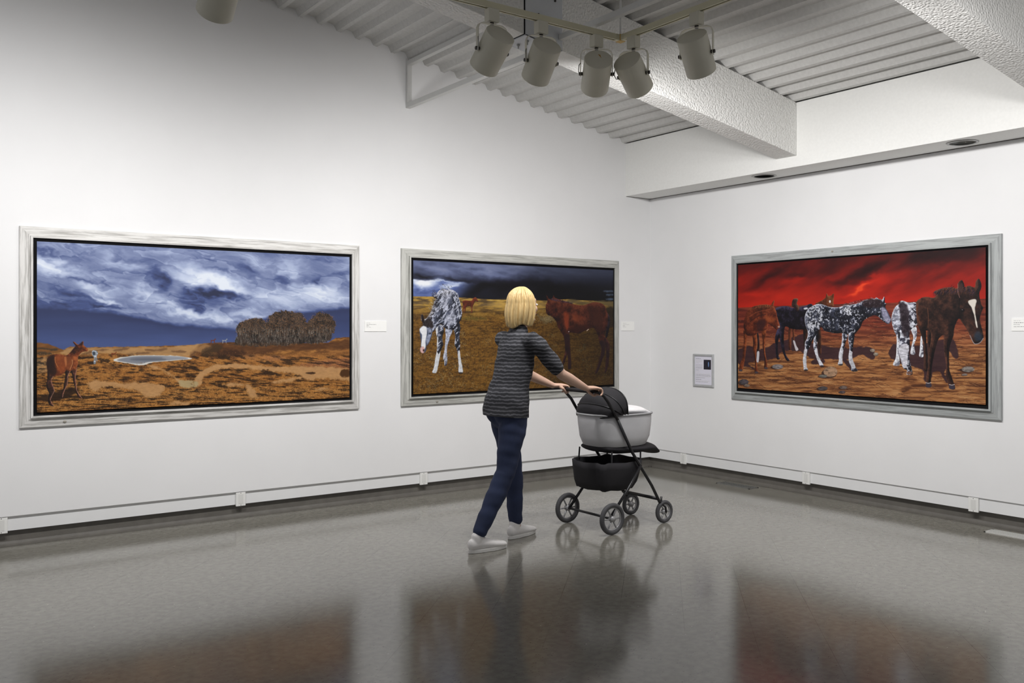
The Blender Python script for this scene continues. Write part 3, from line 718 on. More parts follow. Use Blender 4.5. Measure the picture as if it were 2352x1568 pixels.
    c.img *= (1-(.50*ss(.50, .42, ct)*okc)[..., None]); c.img += ((.13*ss(.55, .62, ct)*okc)[..., None]*np.array([1, .68, .3])[None, None, :]).astype('f')
    # dark under-edges of the scrub beside sand
    c.ell(1950, 1028, 30, 5, K, (66, 40, 20), soft=3, wob=3); c.ell(2170, 1030, 40, 22, K, (78, 46, 18), soft=5, wob=5); c.ell(1820, 1230, 300, 20, K, (96, 60, 22), soft=20, alpha=.3)
    # grove
    grove = [(1478, 845), (1490, 790), (1482, 745), (1520, 705), (1590, 686), (1640, 688), (1672, 705), (1700, 665), (1760, 642), (1840, 644), (1890, 655), (1925, 705), (1945, 700), (1970, 668), (2030, 650), (2085, 680), (2105, 722), (2085, 790), (2055, 832), (1930, 842), (1800, 852), (1600, 856)]
    F(grove, (62, 50, 42), soft=2, wob=9, wsc=.13)
    r = c.dist(grove, K); sl, d, _, _ = r; h, wd = d.shape
    tc_ = fbm(c.xx[sl]*.07, c.yy[sl]*.09, 77, 3); c.img[sl] *= (1-.45*ss(.52, .42, tc_)*(d > 0))[..., None]; c.img[sl] += (.10*ss(.52, .62, tc_)*(d > 0)*(c.yy[sl] < c.yy[sl].min()+h*.62))[..., None]*np.array([1, .72, .45])[None, None, :] if False else 0
    n = 7200; gx = rs.rand(n)*wd; gy = rs.rand(n)*h; gi = d[gy.astype(int), gx.astype(int)]; k = gi > -5*rs.rand(len(gi)); gx, gy = gx[k], gy[k]
    X0, Y0 = sl[1].start, sl[0].start; rel = gy/h
    top = rel < .62+.1*rs.rand(len(rel)); pal = np.array([(150, 104, 62), (112, 80, 54), (84, 66, 52), (172, 120, 72), (46, 36, 32)], 'f')
    cl = pal[(rs.rand(len(gx))*5).astype(int)]; c.strokes((gx+X0)[top], (gy+Y0)[top], rs.rand(int(top.sum()))*6.2, 2+2.5*rs.rand(int(top.sum())), cl[top], alpha=.8)
    bt = rel > .55; n = int(bt.sum()); sel = rs.rand(n) < .32; n2 = int(sel.sum()); c.strokes((gx+X0)[bt][sel], (gy+Y0)[bt][sel], 1.57+.35*(rs.rand(n2)-.5), 9+10*rs.rand(n2), np.array([(158, 152, 142), (104, 92, 84), (36, 30, 28)], 'f')[(rs.rand(n2)*3).astype(int)], alpha=.7)
    n = 500; xs = rs.rand(n)*230+ (c.loc([(1440, 850)], K)[0][0]); ys = c.loc([(1500, 852)], K)[0][1]+rs.randn(n)*3; c.strokes(xs, ys, rs.rand(n)*3.1, 3+3*rs.rand(n), (78, 52, 30), alpha=.8)
    # far horses
    def tiny(x, y, s_, col, face=1):
        P = [(x-s_, y-s_*.35), (x-s_*.2, y-s_*.3), (x+face*s_*.5, y-s_*.45), (x+face*s_*.9, y-s_*.95), (x+face*s_*1.3, y-s_*.6), (x+face*s_*.9, y-s_*.4), (x+s_*.7, y), (x+s_*.75, y+s_), (x+s_*.5, y+s_), (x+s_*.4, y+s_*.15), (x-s_*.5, y+s_*.15), (x-s_*.7, y+s_), (x-s_*.95, y+s_*.95), (x-s_*.9, y+s_*.1)]
        F(P, col, soft=1, wob=.5)
    tiny(1337, 826, 15, (110, 48, 22)); tiny(1410, 826, 15, (140, 142, 150)); tiny(715, 908, 15, (120, 52, 24))
    F([(560, 962), (600, 955), (590, 972), (555, 972)], (50, 36, 28), soft=3)
    F([(580, 890), (600, 886), (615, 900), (608, 925), (612, 950), (606, 952), (600, 930), (602, 968), (588, 968), (590, 930), (580, 915)], (150, 158, 166), soft=1, wob=.8, amp=.6)
    c.ell(590, 905, 8, 12, K, (60, 70, 84), soft=2, wob=1)
    # foal in the lower left corner
    D = (80, 770, 8.71)
    c.fill([(30, 1240), (200, 1180), (350, 1140), (560, 1080), (860, 1050), (830, 1150), (560, 1260), (300, 1310), (40, 1300)], D, (38, 22, 12), soft=6, alpha=.85, wob=4)
    legs = [[(262, 690), (250, 800), (245, 900), (226, 960), (250, 1080), (285, 1150), (268, 1250), (272, 1340), (300, 1392), (365, 1412), (375, 1392), (330, 1320), (318, 1270), (352, 1190), (392, 1110), (385, 1055), (350, 960), (335, 880), (375, 790)],
            [(615, 680), (610, 800), (585, 950), (560, 1080), (530, 1150), (520, 1205), (552, 1240), (572, 1170), (612, 1060), (652, 975), (662, 900), (668, 800), (712, 690)],
            [(718, 670), (750, 800), (775, 950), (808, 1050), (832, 1160), (880, 1235), (930, 1252), (938, 1235), (882, 1165), (842, 1080), (825, 940), (815, 800), (838, 640)]]
    c.horse(legs, D, (52, 32, 26), (120, 66, 48), (24, 14, 12), rim=(200, 150, 130), light=(1, -.2), thick=5, rimw=1.0, rima=.7)
    c.horse([[(245, 480), (275, 420), (350, 380), (450, 366), (540, 380), (625, 395), (690, 350), (750, 290), (798, 225), (815, 200), (785, 165), (764, 122), (800, 130), (850, 172), (920, 170), (950, 115), (975, 130), (972, 185), (1010, 220), (1052, 258), (1066, 290), (1042, 315), (960, 325), (900, 370), (864, 440), (862, 560), (838, 640), (810, 692), (745, 690), (700, 708), (625, 692), (592, 742), (520, 788), (430, 802), (355, 808), (290, 760), (252, 690), (240, 580)]],
            D, (106, 48, 22), (168, 88, 42), (40, 20, 14), rim=(150, 90, 60), light=(1, -.3), thick=16, rimw=1.2, rima=.5)
    c.fill([(245, 480), (290, 420), (370, 385), (400, 440), (400, 560), (440, 700), (400, 790), (320, 780), (260, 700), (242, 580)], D, (34, 20, 18), soft=6, alpha=.85)
    c.fill([(400, 430), (500, 400), (580, 410), (610, 470), (640, 560), (600, 690), (520, 760), (470, 700), (430, 580)], D, (158, 76, 32), soft=7, alpha=.6, wob=2)
    c.fill([(640, 440), (720, 430), (755, 520), (735, 620), (700, 690), (650, 640)], D, (138, 72, 34), soft=5, alpha=.6)
    c.fill([(590, 440), (625, 430), (640, 540), (620, 620), (600, 540)], D, (206, 128, 72), soft=3, alpha=.6)
    c.line([(405, 430), (410, 520), (460, 630)], D, (196, 116, 60), wd=1.6, alpha=.7); c.line([(745, 480), (750, 560), (700, 680)], D, (214, 150, 96), wd=1.4, alpha=.7)
    c.fill([(765, 125), (820, 175), (870, 190), (900, 160), (960, 120), (950, 190), (850, 215), (780, 300), (700, 360), (760, 270), (810, 210)], D, (48, 22, 20), soft=3, alpha=.85)
    return c

def paint_storm():
    c = Canvas('left', -0.042, -2.846, -0.553, 0.887, 2.033, 800, 400)
    K = (880, 540, 3.733); X, Y = c.cc(K); rs = c.rs
    wx = (fbm(X*0.006, Y*0.012, 111, 4)-0.5)*160; wy = (fbm(X*0.008+9, Y*0.012, 121, 4)-0.5)*110
    U, V = X+wx, Y+wy
    L = np.interp(Y-0.08*X, [190, 300, 360, 520], [.50, .40, .26, .12])-0.00013*(X-250)*ss(200, 500, Y)
    L = L+blobs(U, V, [(420, 270, 200, 30, 20, .14), (700, 290, 200, 24, 10, .14), (950, 330, 180, 24, 0, .14), (1200, 280, 200, 20, 8, .10), (330, 350, 80, 14, 10, -.15), (1100, 420, 400, 50, 0, -.16), (700, 480, 200, 60, -20, -.15), (600, 380, 200, 14, 8, -.15), (1500, 430, 400, 60, 0, -.10)])
    L += 0.42*(fbm(X*0.005+Y*0.004, Y*0.02-X*0.004, 131, 5)-0.5)*ss(700, 250, Y+0.12*X)
    c.img[:] = ramp_col(np.clip(L, 0, 1), [(0, (12, 12, 18)), (.15, (26, 27, 40)), (.3, (52, 58, 84)), (.5, (98, 108, 146)), (.75, (150, 160, 192)), (1, (200, 206, 226))])
    c.img *= 1-.35*ss(900, 1500, X)[..., None]
    # clear gap with white cloud on the left
    gap = ss(376, 402, Y+wy*.7)*ss(860, 640, X+0.9*(Y-400)+wx*.3)
    gc = ramp_col(np.clip(.35+blobs(U, V, [(330, 425, 110, 40, 0, .75), (600, 440, 100, 24, -20, .5), (500, 400, 160, 12, 0, .3), (400, 500, 200, 12, 0, -.15)])+.2*(fbm(X*.02, Y*.03, 141, 4)-.5), 0, 1), [(0, (44, 58, 110)), (.4, (92, 110, 168)), (.7, (176, 190, 222)), (1, (236, 240, 246))])
    c.img[:] = c.img*(1-gap[..., None])+gc*gap[..., None]
    for q in [(1935, 480, 50, 5), (1950, 510, 40, 5), (1950, 548, 40, 6)]: c.ell(*q, K, (120, 146, 178), soft=7, alpha=.7, wob=2)
    hz = np.interp(X, [250, 430, 560, 680, 860, 1100, 1370, 1590, 1650, 1800, 1900, 1985], [524, 527, 530, 534, 548, 556, 560, 548, 556, 562, 574, 566])
    land = ss(-1.2, 1.2, Y-hz)
    dep = ss(530, 760, Y)
    g = fbm(X*0.014, Y*0.07, 151, 5); g2 = fbm(X*0.06, Y*0.12, 155, 3)
    near = ramp_col(np.clip(g*.5+g2*.6-.05, 0, 1), [(0, (46, 30, 12)), (.4, (96, 62, 22)), (.55, (130, 86, 30)), (1, (172, 124, 52))])
    far = ramp_col(np.clip(g*1.25-.15, 0, 1), [(0, (74, 54, 40)), (.35, (110, 84, 48)), (.5, (176, 132, 58)), (.75, (214, 168, 78)), (1, (232, 190, 100))])
    col = far*(1-dep[..., None])+near*dep[..., None]
    col *= (1-.42*ss(1000, 1900, X)*ss(560, 700, Y))[..., None]*np.array([.90, .93, .9])[None, None, :]
    m = land[..., None]; c.img[:] = c.img*(1-m)+col*m
    F = lambda pts, col, **k: c.fill(pts, K, col, **k)
    for q in [(330, 580, 70, 9), (520, 560, 60, 7), (560, 590, 60, 9), (310, 610, 50, 6), (930, 590, 90, 7), (880, 600, 60, 7)]: c.ell(*q, K, (92, 76, 60), soft=7, alpha=.6, wob=5, seed=int(q[0]))
    c.ell(1150, 600, 240, 40, K, (214, 172, 84), soft=26, alpha=.6); c.ell(780, 712, 110, 14, K, (86, 84, 34), soft=10, alpha=.6, wob=4)
    F([(1570, 575), (1600, 548), (1700, 560), (1760, 575), (1830, 560), (1980, 568), (1980, 620), (1900, 600), (1700, 590)], (96, 82, 50), soft=5, alpha=.8, wob=3)
    F([(1900, 650), (1940, 610), (1985, 640), (1985, 770), (1940, 780)], (34, 28, 20), soft=8, alpha=.85, wob=5)
    n = 24000; xs = rs.rand(n)*c.W; ys = c.H*(.38+.62*rs.rand(n)); xi = xs.astype(int); yi = np.minimum(ys.astype(int), c.H-1); cy = Y[yi, xi]; cx_ = X[yi, xi]
    k = cy > 690; xs, ys, cy, cx_ = xs[k], ys[k], cy[k], cx_[k]; n = len(xs); o = np.argsort(ys); xs, ys, cy, cx_ = xs[o], ys[o], cy[o], cx_[o]
    pal = np.array([(58, 36, 12), (110, 68, 22), (152, 98, 30), (178, 124, 48), (84, 66, 26)], 'f'); cl = pal[(rs.rand(n)*5).astype(int)]*(1-.42*ss(1000, 1900, cx_)[:, None])
    c.strokes(xs, ys, 1.2+1.1*(rs.rand(n)-.5), np.interp(cy, [690, 1350], [2, 9])*(.6+.8*rs.rand(n)), cl, alpha=.55)
    nw = 60
    for _ in range(nw):
        x = rs.uniform(270, 1960); y = rs.uniform(820, 1330); pp = c.loc([(x, y)], K)[0]; q = 26; s_ = 4+6*(y-800)/550
        c.strokes(pp[0]+rs.randn(q)*s_*1.6, pp[1]+rs.randn(q)*s_, rs.rand(q)*6.2, 1.5+2*rs.rand(q), (176, 176, 140) if x < 1100 else (104, 116, 92), alpha=.6)
    D = (940, 640, 6.533)
    c.horse([[(800, 340), (835, 322), (930, 325), (958, 292), (1000, 277), (1030, 328), (1020, 346), (992, 332), (962, 390), (946, 430), (945, 502), (926, 502), (928, 424), (860, 418), (838, 500), (828, 500), (822, 440), (808, 500), (798, 498), (806, 420)]], D, (96, 38, 22), (132, 60, 34), (52, 22, 14), thick=5)
    c.ell(870, 508, 90, 7, D, (66, 44, 24), soft=4, alpha=.8)
    # pale and black foal with lowered head
    GR = dict(rim=(228, 230, 238), light=(-.3, -1), thick=12, patch=(176, 180, 198), psc=.19, pang=-0.9, anis=2.2)
    c.horse([[(545, 740), (650, 740), (640, 800), (605, 880), (598, 930), (570, 1010), (565, 1130), (572, 1210), (560, 1290), (528, 1300), (524, 1230), (508, 1180), (530, 1060), (538, 960), (548, 860)]], D, (110, 114, 130), (180, 184, 200), (50, 54, 70), pthr=.40, **GR)
    c.horse([[(430, 690), (395, 740), (410, 840), (420, 950), (412, 1090), (390, 1200), (368, 1330), (345, 1402), (402, 1404), (430, 1320), (446, 1250), (470, 1090), (508, 985), (495, 880), (520, 780), (500, 700)], [(660, 700), (675, 790), (690, 880), (680, 985), (716, 1065), (730, 1180), (742, 1300), (740, 1402), (802, 1398), (794, 1310), (770, 1200), (758, 1085), (762, 975), (752, 860), (765, 740), (740, 640)]], D, (34, 38, 50), (92, 98, 118), (12, 13, 18), pthr=.58, **GR)
    for p in ([(395, 745), (430, 705), (425, 800), (410, 850)], [(412, 1080), (440, 1130), (470, 1080), (445, 1250), (430, 1320), (402, 1404), (348, 1402), (372, 1320), (392, 1190)], [(735, 1090), (758, 1085), (772, 1200), (792, 1300), (802, 1396), (742, 1398), (742, 1290), (732, 1180)], [(420, 880), (435, 880), (430, 1000), (415, 1000)]):
        c.fill(p, D, (222, 224, 228), soft=2, alpha=.9, amp=.12, wob=1)
    c.ell(770, 1408, 34, 10, D, (44, 36, 34), soft=2)
    c.horse([[(440, 185), (500, 150), (570, 166), (640, 165), (710, 210), (742, 290), (772, 400), (792, 520), (778, 610), (752, 650), (745, 720), (690, 760), (620, 760), (540, 740), (470, 680), (400, 740), (365, 790), (330, 780), (280, 740), (215, 700), (205, 650), (180, 620), (178, 550), (200, 530), (228, 600), (270, 580), (330, 480), (372, 350), (400, 300), (365, 270), (410, 230)]], D, (42, 46, 60), (104, 110, 132), (14, 14, 20), pthr=.545, **GR)
    for p, a in (([(500, 180), (640, 175), (620, 300), (520, 400), (440, 480), (380, 560), (420, 440), (500, 330)], .5), ([(590, 590), (680, 560), (690, 640), (640, 690), (580, 650)], .6), ([(610, 470), (660, 450), (680, 540), (630, 560)], .6)):
        c.fill(p, D, (186, 190, 208), soft=8, alpha=a, wob=6, wsc=.25, amp=.35)
    n = 260; t = rs.rand(n); P0 = c.loc([(400, 215)], D)[0]; P1 = c.loc([(300, 600)], D)[0]; c.strokes(P0[0]+(P1[0]-P0[0])*t+rs.randn(n)*4+8*np.sin(t*3), P0[1]+(P1[1]-P0[1])*t+rs.randn(n)*3, 2.6+.7*rs.rand(n), 5+7*rs.rand(n), np.array([(28, 22, 22), (60, 46, 40), (190, 188, 192)], 'f')[np.minimum((rs.rand(n)*2.5).astype(int), 2)], alpha=.85, curve=.5)
    n = 150; P0 = c.loc([(560, 180)], D)[0]; c.strokes(P0[0]+rs.randn(n)*12, P0[1]+rs.randn(n)*9, 2.4+.8*rs.rand(n), 4+5*rs.rand(n), np.array([(30, 26, 28), (210, 210, 216)], 'f')[(rs.rand(n)*2).astype(int)], alpha=.8)
    c.line([(660, 270), (720, 400), (742, 500), (752, 600)], D, (216, 220, 230), wd=1.8, alpha=.8); c.line([(720, 210), (742, 290), (772, 400)], D, (206, 208, 220), wd=1.4, alpha=.7)
    c.line([(360, 690), (450, 660), (540, 600), (560, 540)], D, (170, 176, 196), wd=2.4, alpha=.6)
    c.fill([(158, 745), (215, 702), (285, 730), (345, 760), (335, 860), (290, 970), (256, 1010), (252, 1080), (212, 1112), (165, 1072), (178, 970), (160, 840)], D, (66, 74, 96), soft=2)
    c.fill([(158, 750), (215, 704), (262, 735), (262, 830), (245, 930), (245, 1010), (225, 1050), (180, 1010), (186, 920), (190, 840), (166, 800)], D, (228, 230, 234), soft=3, amp=.06)
    c.fill([(262, 740), (335, 765), (325, 860), (290, 950), (262, 985), (256, 890), (290, 820)], D, (158, 166, 190), soft=4, alpha=.75, amp=.4, wob=3)
    c.fill([(165, 1040), (200, 1010), (225, 1030), (225, 1085), (205, 1112), (172, 1095)], D, (214, 170, 164), soft=3); c.ell(215, 1070, 12, 18, D, (60, 34, 34), soft=2)
    c.ell(308, 816, 16, 13, D, (20, 22, 34), soft=1.5); c.ell(304, 812, 5, 4, D, (150, 180, 210), soft=1)
    c.fill([(178, 555), (198, 532), (228, 605), (215, 660), (190, 640)], D, (32, 22, 22), soft=1.5); c.fill([(210, 660), (280, 590), (345, 640), (350, 740), (280, 720), (215, 700)], D, (36, 28, 28), soft=4, alpha=.9, wob=2)
    # bay foal on the right
    E = (1220, 660, 7.125)
    B = dict(rim=(120, 54, 36), light=(0, -1), thick=20, rimw=1.2, rima=.4)
    c.fill([(100, 430), (180, 480), (350, 470), (380, 540), (230, 590), (150, 540)], E, (96, 86, 60), soft=8, alpha=.5, wob=8, wsc=.2)
    n = 160; P0 = c.loc([(250, 510)], E)[0]; c.strokes(P0[0]+rs.randn(n)*18, P0[1]+rs.randn(n)*8, rs.rand(n)*3.1, 5+6*rs.rand(n), (170, 156, 116), alpha=.5)
    c.horse([[(1195, 800), (1262, 880), (1282, 960), (1275, 1080), (1262, 1260), (1222, 1385), (1202, 1375), (1215, 1220), (1225, 1040), (1200, 930)], [(555, 800), (552, 1000), (550, 1070), (512, 1210), (508, 1262), (540, 1240), (580, 1110), (600, 1000), (600, 800)]], E, (44, 22, 24), (84, 42, 36), (20, 12, 18), **B)
    c.horse([[(1235, 410), (1285, 490), (1284, 620), (1262, 720), (1240, 810), (1212, 810), (1222, 680), (1248, 560)]], E, (26, 18, 24), (60, 44, 56), (12, 8, 14), **B)
    c.horse([[(262, 225), (246, 132), (268, 152), (292, 188), (340, 178), (370, 122), (384, 165), (480, 202), (600, 238), (730, 280), (850, 290), (950, 258), (1050, 238), (1180, 278), (1238, 400), (1252, 520), (1232, 660), (1195, 760), (1195, 900), (1200, 1050), (1152, 1200), (1102, 1345), (1062, 1402), (1045, 1384), (1082, 1290), (1122, 1150), (1148, 1000), (1112, 880), (1080, 760), (1018, 655), (900, 690), (780, 748), (640, 732), (622, 800), (632, 950), (642, 1090), (652, 1260), (642, 1320), (600, 1320), (600, 1150), (585, 1060), (555, 960), (545, 860), (510, 760), (440, 650), (402, 545), (330, 470), (262, 440), (236, 360), (240, 280)]], E, (68, 29, 20), (108, 52, 32), (24, 12, 14), **B)
    c.fill([(540, 780), (625, 770), (632, 950), (642, 1090), (652, 1260), (642, 1320), (600, 1320), (600, 1150), (560, 980)], E, (34, 20, 24), soft=5, alpha=.85)
    c.fill([(1110, 880), (1190, 880), (1205, 1050), (1152, 1200), (1102, 1345), (1062, 1402), (1045, 1384), (1082, 1290), (1122, 1150), (1148, 1000)], E, (32, 18, 24), soft=5, alpha=.85)
    c.fill([(960, 330), (1080, 330), (1180, 500), (1160, 680), (1060, 700), (990, 560), (940, 430)], E, (56, 26, 20), soft=14, alpha=.7, wob=4)
    c.fill([(660, 640), (900, 600), (1000, 640), (880, 690), (780, 735), (650, 720)], E, (50, 20, 16), soft=8, alpha=.7)
    c.fill([(540, 400), (600, 420), (620, 560), (590, 680), (545, 600), (530, 480)], E, (160, 62, 28), soft=9, alpha=.6); c.fill([(670, 450), (740, 430), (860, 500), (720, 570)], E, (150, 66, 32), soft=10, alpha=.45)
    n = 240; t = rs.rand(n); P0 = c.loc([(300, 180)], E)[0]; P1 = c.loc([(660, 250)], E)[0]; c.strokes(P0[0]+(P1[0]-P0[0])*t+rs.randn(n)*2, P0[1]+(P1[1]-P0[1])*t+rs.randn(n)*1.6, -.5+.4*rs.rand(n), 5+4*rs.rand(n), np.array([(24, 16, 24), (70, 58, 84)], 'f')[(rs.rand(n)*2).astype(int)], alpha=.85)
    c.ell(612, 720, 10, 6, E, (210, 190, 190), soft=2); c.line([(908, 705), (935, 680)], E, (220, 190, 170), wd=2)
    return c

def paint_red():
    c = Canvas('right', -0.042, -1.203, -3.488, 0.895, 2.040, 840, 420)
    K = (1640, 500, 3.136); X, Y = c.cc(K); rs = c.rs
    wx = (fbm(X*.005+Y*.004, Y*.008, 211, 4)-.5)*220; wy = (fbm(X*.006+9, Y*.01, 221, 4)-.5)*150
    U, V = X+wx, Y+wy; hor = np.interp(X, [160, 600, 1270, 1960], [648, 630, 612, 583])
    rel = (Y-np.interp(X, [160, 1960], [330, 200]))/(hor-np.interp(X, [160, 1960], [330, 200]))
    L = .26+.42*np.clip(rel, 0, 1)+blobs(U, V, [(400, 420, 170, 40, -25, -.24), (600, 400, 120, 30, -20, -.2), (850, 360, 180, 50, -20, -.14), (1080, 390, 160, 46, -30, -.34), (900, 470, 120, 34, -20, -.2), (1250, 520, 120, 26, -30, -.14), (1500, 310, 170, 60, -20, -.2), (1750, 270, 200, 50, -10, -.26), (1650, 420, 200, 30, -25, -.1), (1050, 495, 110, 26, -28, .5), (600, 470, 90, 30, -15, .14), (260, 560, 120, 30, 0, .12), (420, 560, 120, 26, 0, .12), (1200, 440, 60, 60, -30, .12)])
    L += .34*(fbm(X*.007+Y*.006, Y*.014+X*.004, 231, 5)-.5)
    c.img[:] = ramp_col(np.clip(L, 0, 1), [(0, (36, 8, 10)), (.15, (60, 12, 12)), (.32, (102, 16, 12)), (.5, (150, 22, 12)), (.7, (188, 30, 14)), (.85, (206, 38, 16)), (1, (238, 66, 26))])
    land = ss(-1.2, 1.2, Y-hor)
    dep = np.clip((Y-hor)/(1330-hor), 0, 1)
    wv = fbm(X*.007, Y*.028+.5*fbm(X*.004, Y*.01, 241, 2), 251, 4); str_ = fbm(X*.010+2*wv, Y*.085, 255, 4)
    far = ramp_col(str_, [(0, (58, 22, 22)), (.4, (92, 34, 26)), (.6, (124, 48, 32)), (1, (150, 70, 46))])
    near = ramp_col(str_, [(0, (54, 28, 20)), (.33, (104, 60, 34)), (.48, (150, 94, 52)), (.62, (176, 118, 68)), (1, (208, 158, 104))])
    t = ss(.12, .6, dep)[..., None]; m = land[..., None]; c.img[:] = c.img*(1-m)+(far*(1-t)+near*t)*m
    n = 900; xs = rs.rand(n)*c.W; ys = c.H*(.42+.58*rs.rand(n)); yi = ys.astype(int).clip(0, c.H-1); xi = xs.astype(int); dd = dep[yi, xi]; k = dd > .03; xs, ys, dd = xs[k], ys[k], dd[k]; n = len(xs)
    c.strokes(xs, ys, -.10+.16*rs.randn(n), (8+22*dd)*(.5+rs.rand(n)), (50, 22, 16), alpha=.8, curve=.3); c.strokes(xs+3, ys+1.5, -.12+.2*rs.randn(n), (6+14*dd)*(.5+rs.rand(n)), (206, 150, 96), alpha=.5)
    F = lambda pts, col, **k: c.fill(pts, K, col, **k)
    SH = (50, 30, 38)
    for p in ([(165, 965), (250, 925), (330, 945), (430, 905), (540, 868), (650, 840), (700, 900), (900, 935), (1120, 930), (1155, 1000), (1130, 1020), (1060, 985), (960, 1020), (800, 1015), (700, 1010), (620, 960), (500, 960), (420, 1015), (250, 1040), (300, 1090), (260, 1080), (180, 1050)],
              [(1262, 950), (1300, 905), (1400, 925), (1480, 915), (1620, 880), (1720, 880), (1756, 1000), (1730, 1010), (1690, 960), (1690, 1060), (1660, 1110), (1690, 1180), (1660, 1180), (1620, 1110), (1570, 1110), (1560, 1180), (1510, 1160), (1500, 1100), (1420, 1060), (1340, 1050), (1270, 1000)],
              [(740, 1010), (800, 1030), (760, 1060), (700, 1040)], [(930, 1020), (1000, 1040), (1010, 1090), (980, 1090)]):
        F(p, SH, soft=3, alpha=.88, wob=4, wsc=.08, amp=.15)
    A = (1680, 660, 7.125); Bc = (1830, 660, 7.13); Cc = (2030, 620, 5.227)
    BK = dict(rim=(88, 84, 110), light=(-.3, -1), thick=14, rimw=1.0, rima=.4)
    CH = dict(rim=(186, 112, 74), light=(.6, -.8), thick=10, rimw=1.0, rima=.5)
    # animals behind
    c.horse([[(940, 650), (930, 800), (936, 1000), (974, 1000), (980, 800), (985, 650)], [(998, 680), (1008, 860), (1030, 960), (1052, 1030), (1095, 1008), (1060, 950), (1032, 870), (1030, 680)]], A, (84, 40, 24), (120, 62, 38), (38, 20, 18), **CH)
    c.fill([(1008, 870), (1034, 870), (1062, 950), (1095, 1008), (1056, 1032), (1030, 960)], A, (196, 188, 194), soft=1.5)
    c.horse([[(1180, 660), (1180, 850), (1200, 920), (1240, 860), (1250, 640)]], A, (18, 14, 18), (50, 46, 60), (8, 6, 10), **BK)
    c.horse([[(340, 700), (395, 690), (398, 1085), (352, 1000)], [(110, 660), (110, 850), (120, 970), (150, 880), (190, 700)]], Bc, (44, 24, 18), (80, 44, 30), (18, 12, 12), **CH)
    c.horse([[(735, 430), (718, 345), (800, 312), (900, 305), (1000, 328), (1100, 318), (1200, 300), (1330, 290), (1330, 680), (1240, 684), (1100, 686), (980, 672), (900, 636), (870, 660), (856, 800), (862, 960), (892, 1100), (942, 1175), (950, 1200), (902, 1192), (868, 1130), (828, 1020), (800, 900), (780, 820), (758, 940), (764, 1090), (790, 1165), (742, 1165), (726, 1090), (718, 950), (714, 800), (752, 680), (770, 560)]], A, (20, 16, 26), (66, 58, 86), (8, 6, 10), **BK)
    c.fill([(1180, 340), (1230, 325), (1250, 345), (1200, 360)], A, (206, 208, 216), soft=2)
    c.horse([[(985, 300), (1000, 205), (1040, 176), (1090, 190), (1072, 260), (1110, 330), (1080, 390), (1030, 330)]], A, (72, 48, 40), (112, 84, 66), (36, 22, 22), **CH)
    c.horse([[(300, 265), (400, 215), (470, 160), (486, 92), (515, 135), (560, 128), (606, 95), (606, 170), (600, 250), (604, 310), (520, 330), (420, 300)]], Bc, (88, 42, 20), (130, 74, 40), (40, 20, 14), **CH)
    c.ell(541, 228, 15, 22, Bc, (220, 212, 206), soft=1.5)
    # chestnut foal at left
    c.horse([[(410, 740), (428, 900), (414, 1060), (408, 1200), (440, 1224), (456, 1080), (462, 900), (442, 740)]], A, (40, 24, 28), (70, 44, 44), (18, 12, 16), **CH)
    c.fill([(420, 1050), (450, 1040), (456, 1090), (442, 1215), (410, 1205), (414, 1120)], A, (196, 192, 198), soft=1.5)
    c.horse([[(200, 690), (202, 880), (188, 1010), (178, 1150), (140, 1250), (120, 1352), (178, 1358), (208, 1240), (236, 1040), (246, 900), (258, 740)], [(345, 750), (356, 900), (350, 1010), (374, 1150), (388, 1270), (378, 1385), (440, 1392), (422, 1290), (408, 1150), (412, 950), (412, 750)], [(490, 690), (510, 850), (510, 970), (532, 1100), (540, 1220), (534, 1318), (590, 1328), (582, 1210), (552, 1060), (552, 900), (565, 680)]], A, (104, 46, 22), (164, 82, 42), (46, 20, 16), **CH)
    c.horse([[(200, 620), (215, 500), (248, 400), (320, 330), (430, 288), (560, 275), (640, 285), (668, 240), (692, 208), (702, 225), (694, 300), (735, 400), (752, 500), (786, 600), (790, 640), (770, 665), (738, 690), (700, 655), (640, 612), (602, 592), (592, 650), (560, 690), (500, 705), (440, 710), (400, 768), (330, 782), (250, 775), (214, 700)]], A, (92, 36, 20), (146, 68, 38), (38, 16, 14), seed=8, **CH)
    c.fill([(420, 560), (500, 520), (560, 540), (540, 640), (480, 710), (420, 700)], A, (52, 24, 26), soft=8, alpha=.8); c.fill([(560, 470), (640, 480), (720, 500), (700, 560), (620, 570), (570, 530)], A, (156, 76, 36), soft=8, alpha=.6)
    c.line([(300, 470), (420, 400), (560, 370), (640, 350)], A, (150, 72, 44), wd=2, alpha=.7); c.line([(300, 560), (430, 470), (560, 440)], A, (40, 16, 16), wd=2.5, alpha=.7); c.ell(775, 640, 18, 14, A, (190, 170, 160), soft=3, alpha=.8)
    n = 120; t = rs.rand(n); P0 = c.loc([(340, 320)], A)[0]; P1 = c.loc([(660, 290)], A)[0]; c.strokes(P0[0]+(P1[0]-P0[0])*t, P0[1]+(P1[1]-P0[1])*t+rs.randn(n)*2, 4.0+.6*rs.rand(n), 4+5*rs.rand(n), np.array([(46, 24, 20), (150, 96, 60)], 'f')[(rs.rand(n)*2).astype(int)], alpha=.8)
    for x, y in ((150, 1350), (410, 1385), (565, 1315)): c.ell(x, y, 30, 18, A, (70, 60, 66), soft=2)
    # roan foal in the middle
    GR = dict(rim=(232, 232, 240), light=(-.6, -.7), thick=12, rimw=2.2)
    c.horse([[(335, 700), (346, 830), (330, 960), (342, 1060), (372, 1160), (432, 1258), (432, 1290), (382, 1286), (330, 1172), (285, 1030), (270, 940), (285, 800)], [(750, 730), (740, 860), (718, 980), (684, 1110), (690, 1180), (674, 1262), (748, 1264), (742, 1190), (748, 1120), (772, 1000), (802, 880), (830, 780)]], Bc, (36, 38, 50), (100, 106, 126), (14, 14, 20), patch=(196, 198, 212), pthr=.5, psc=.12, **GR)
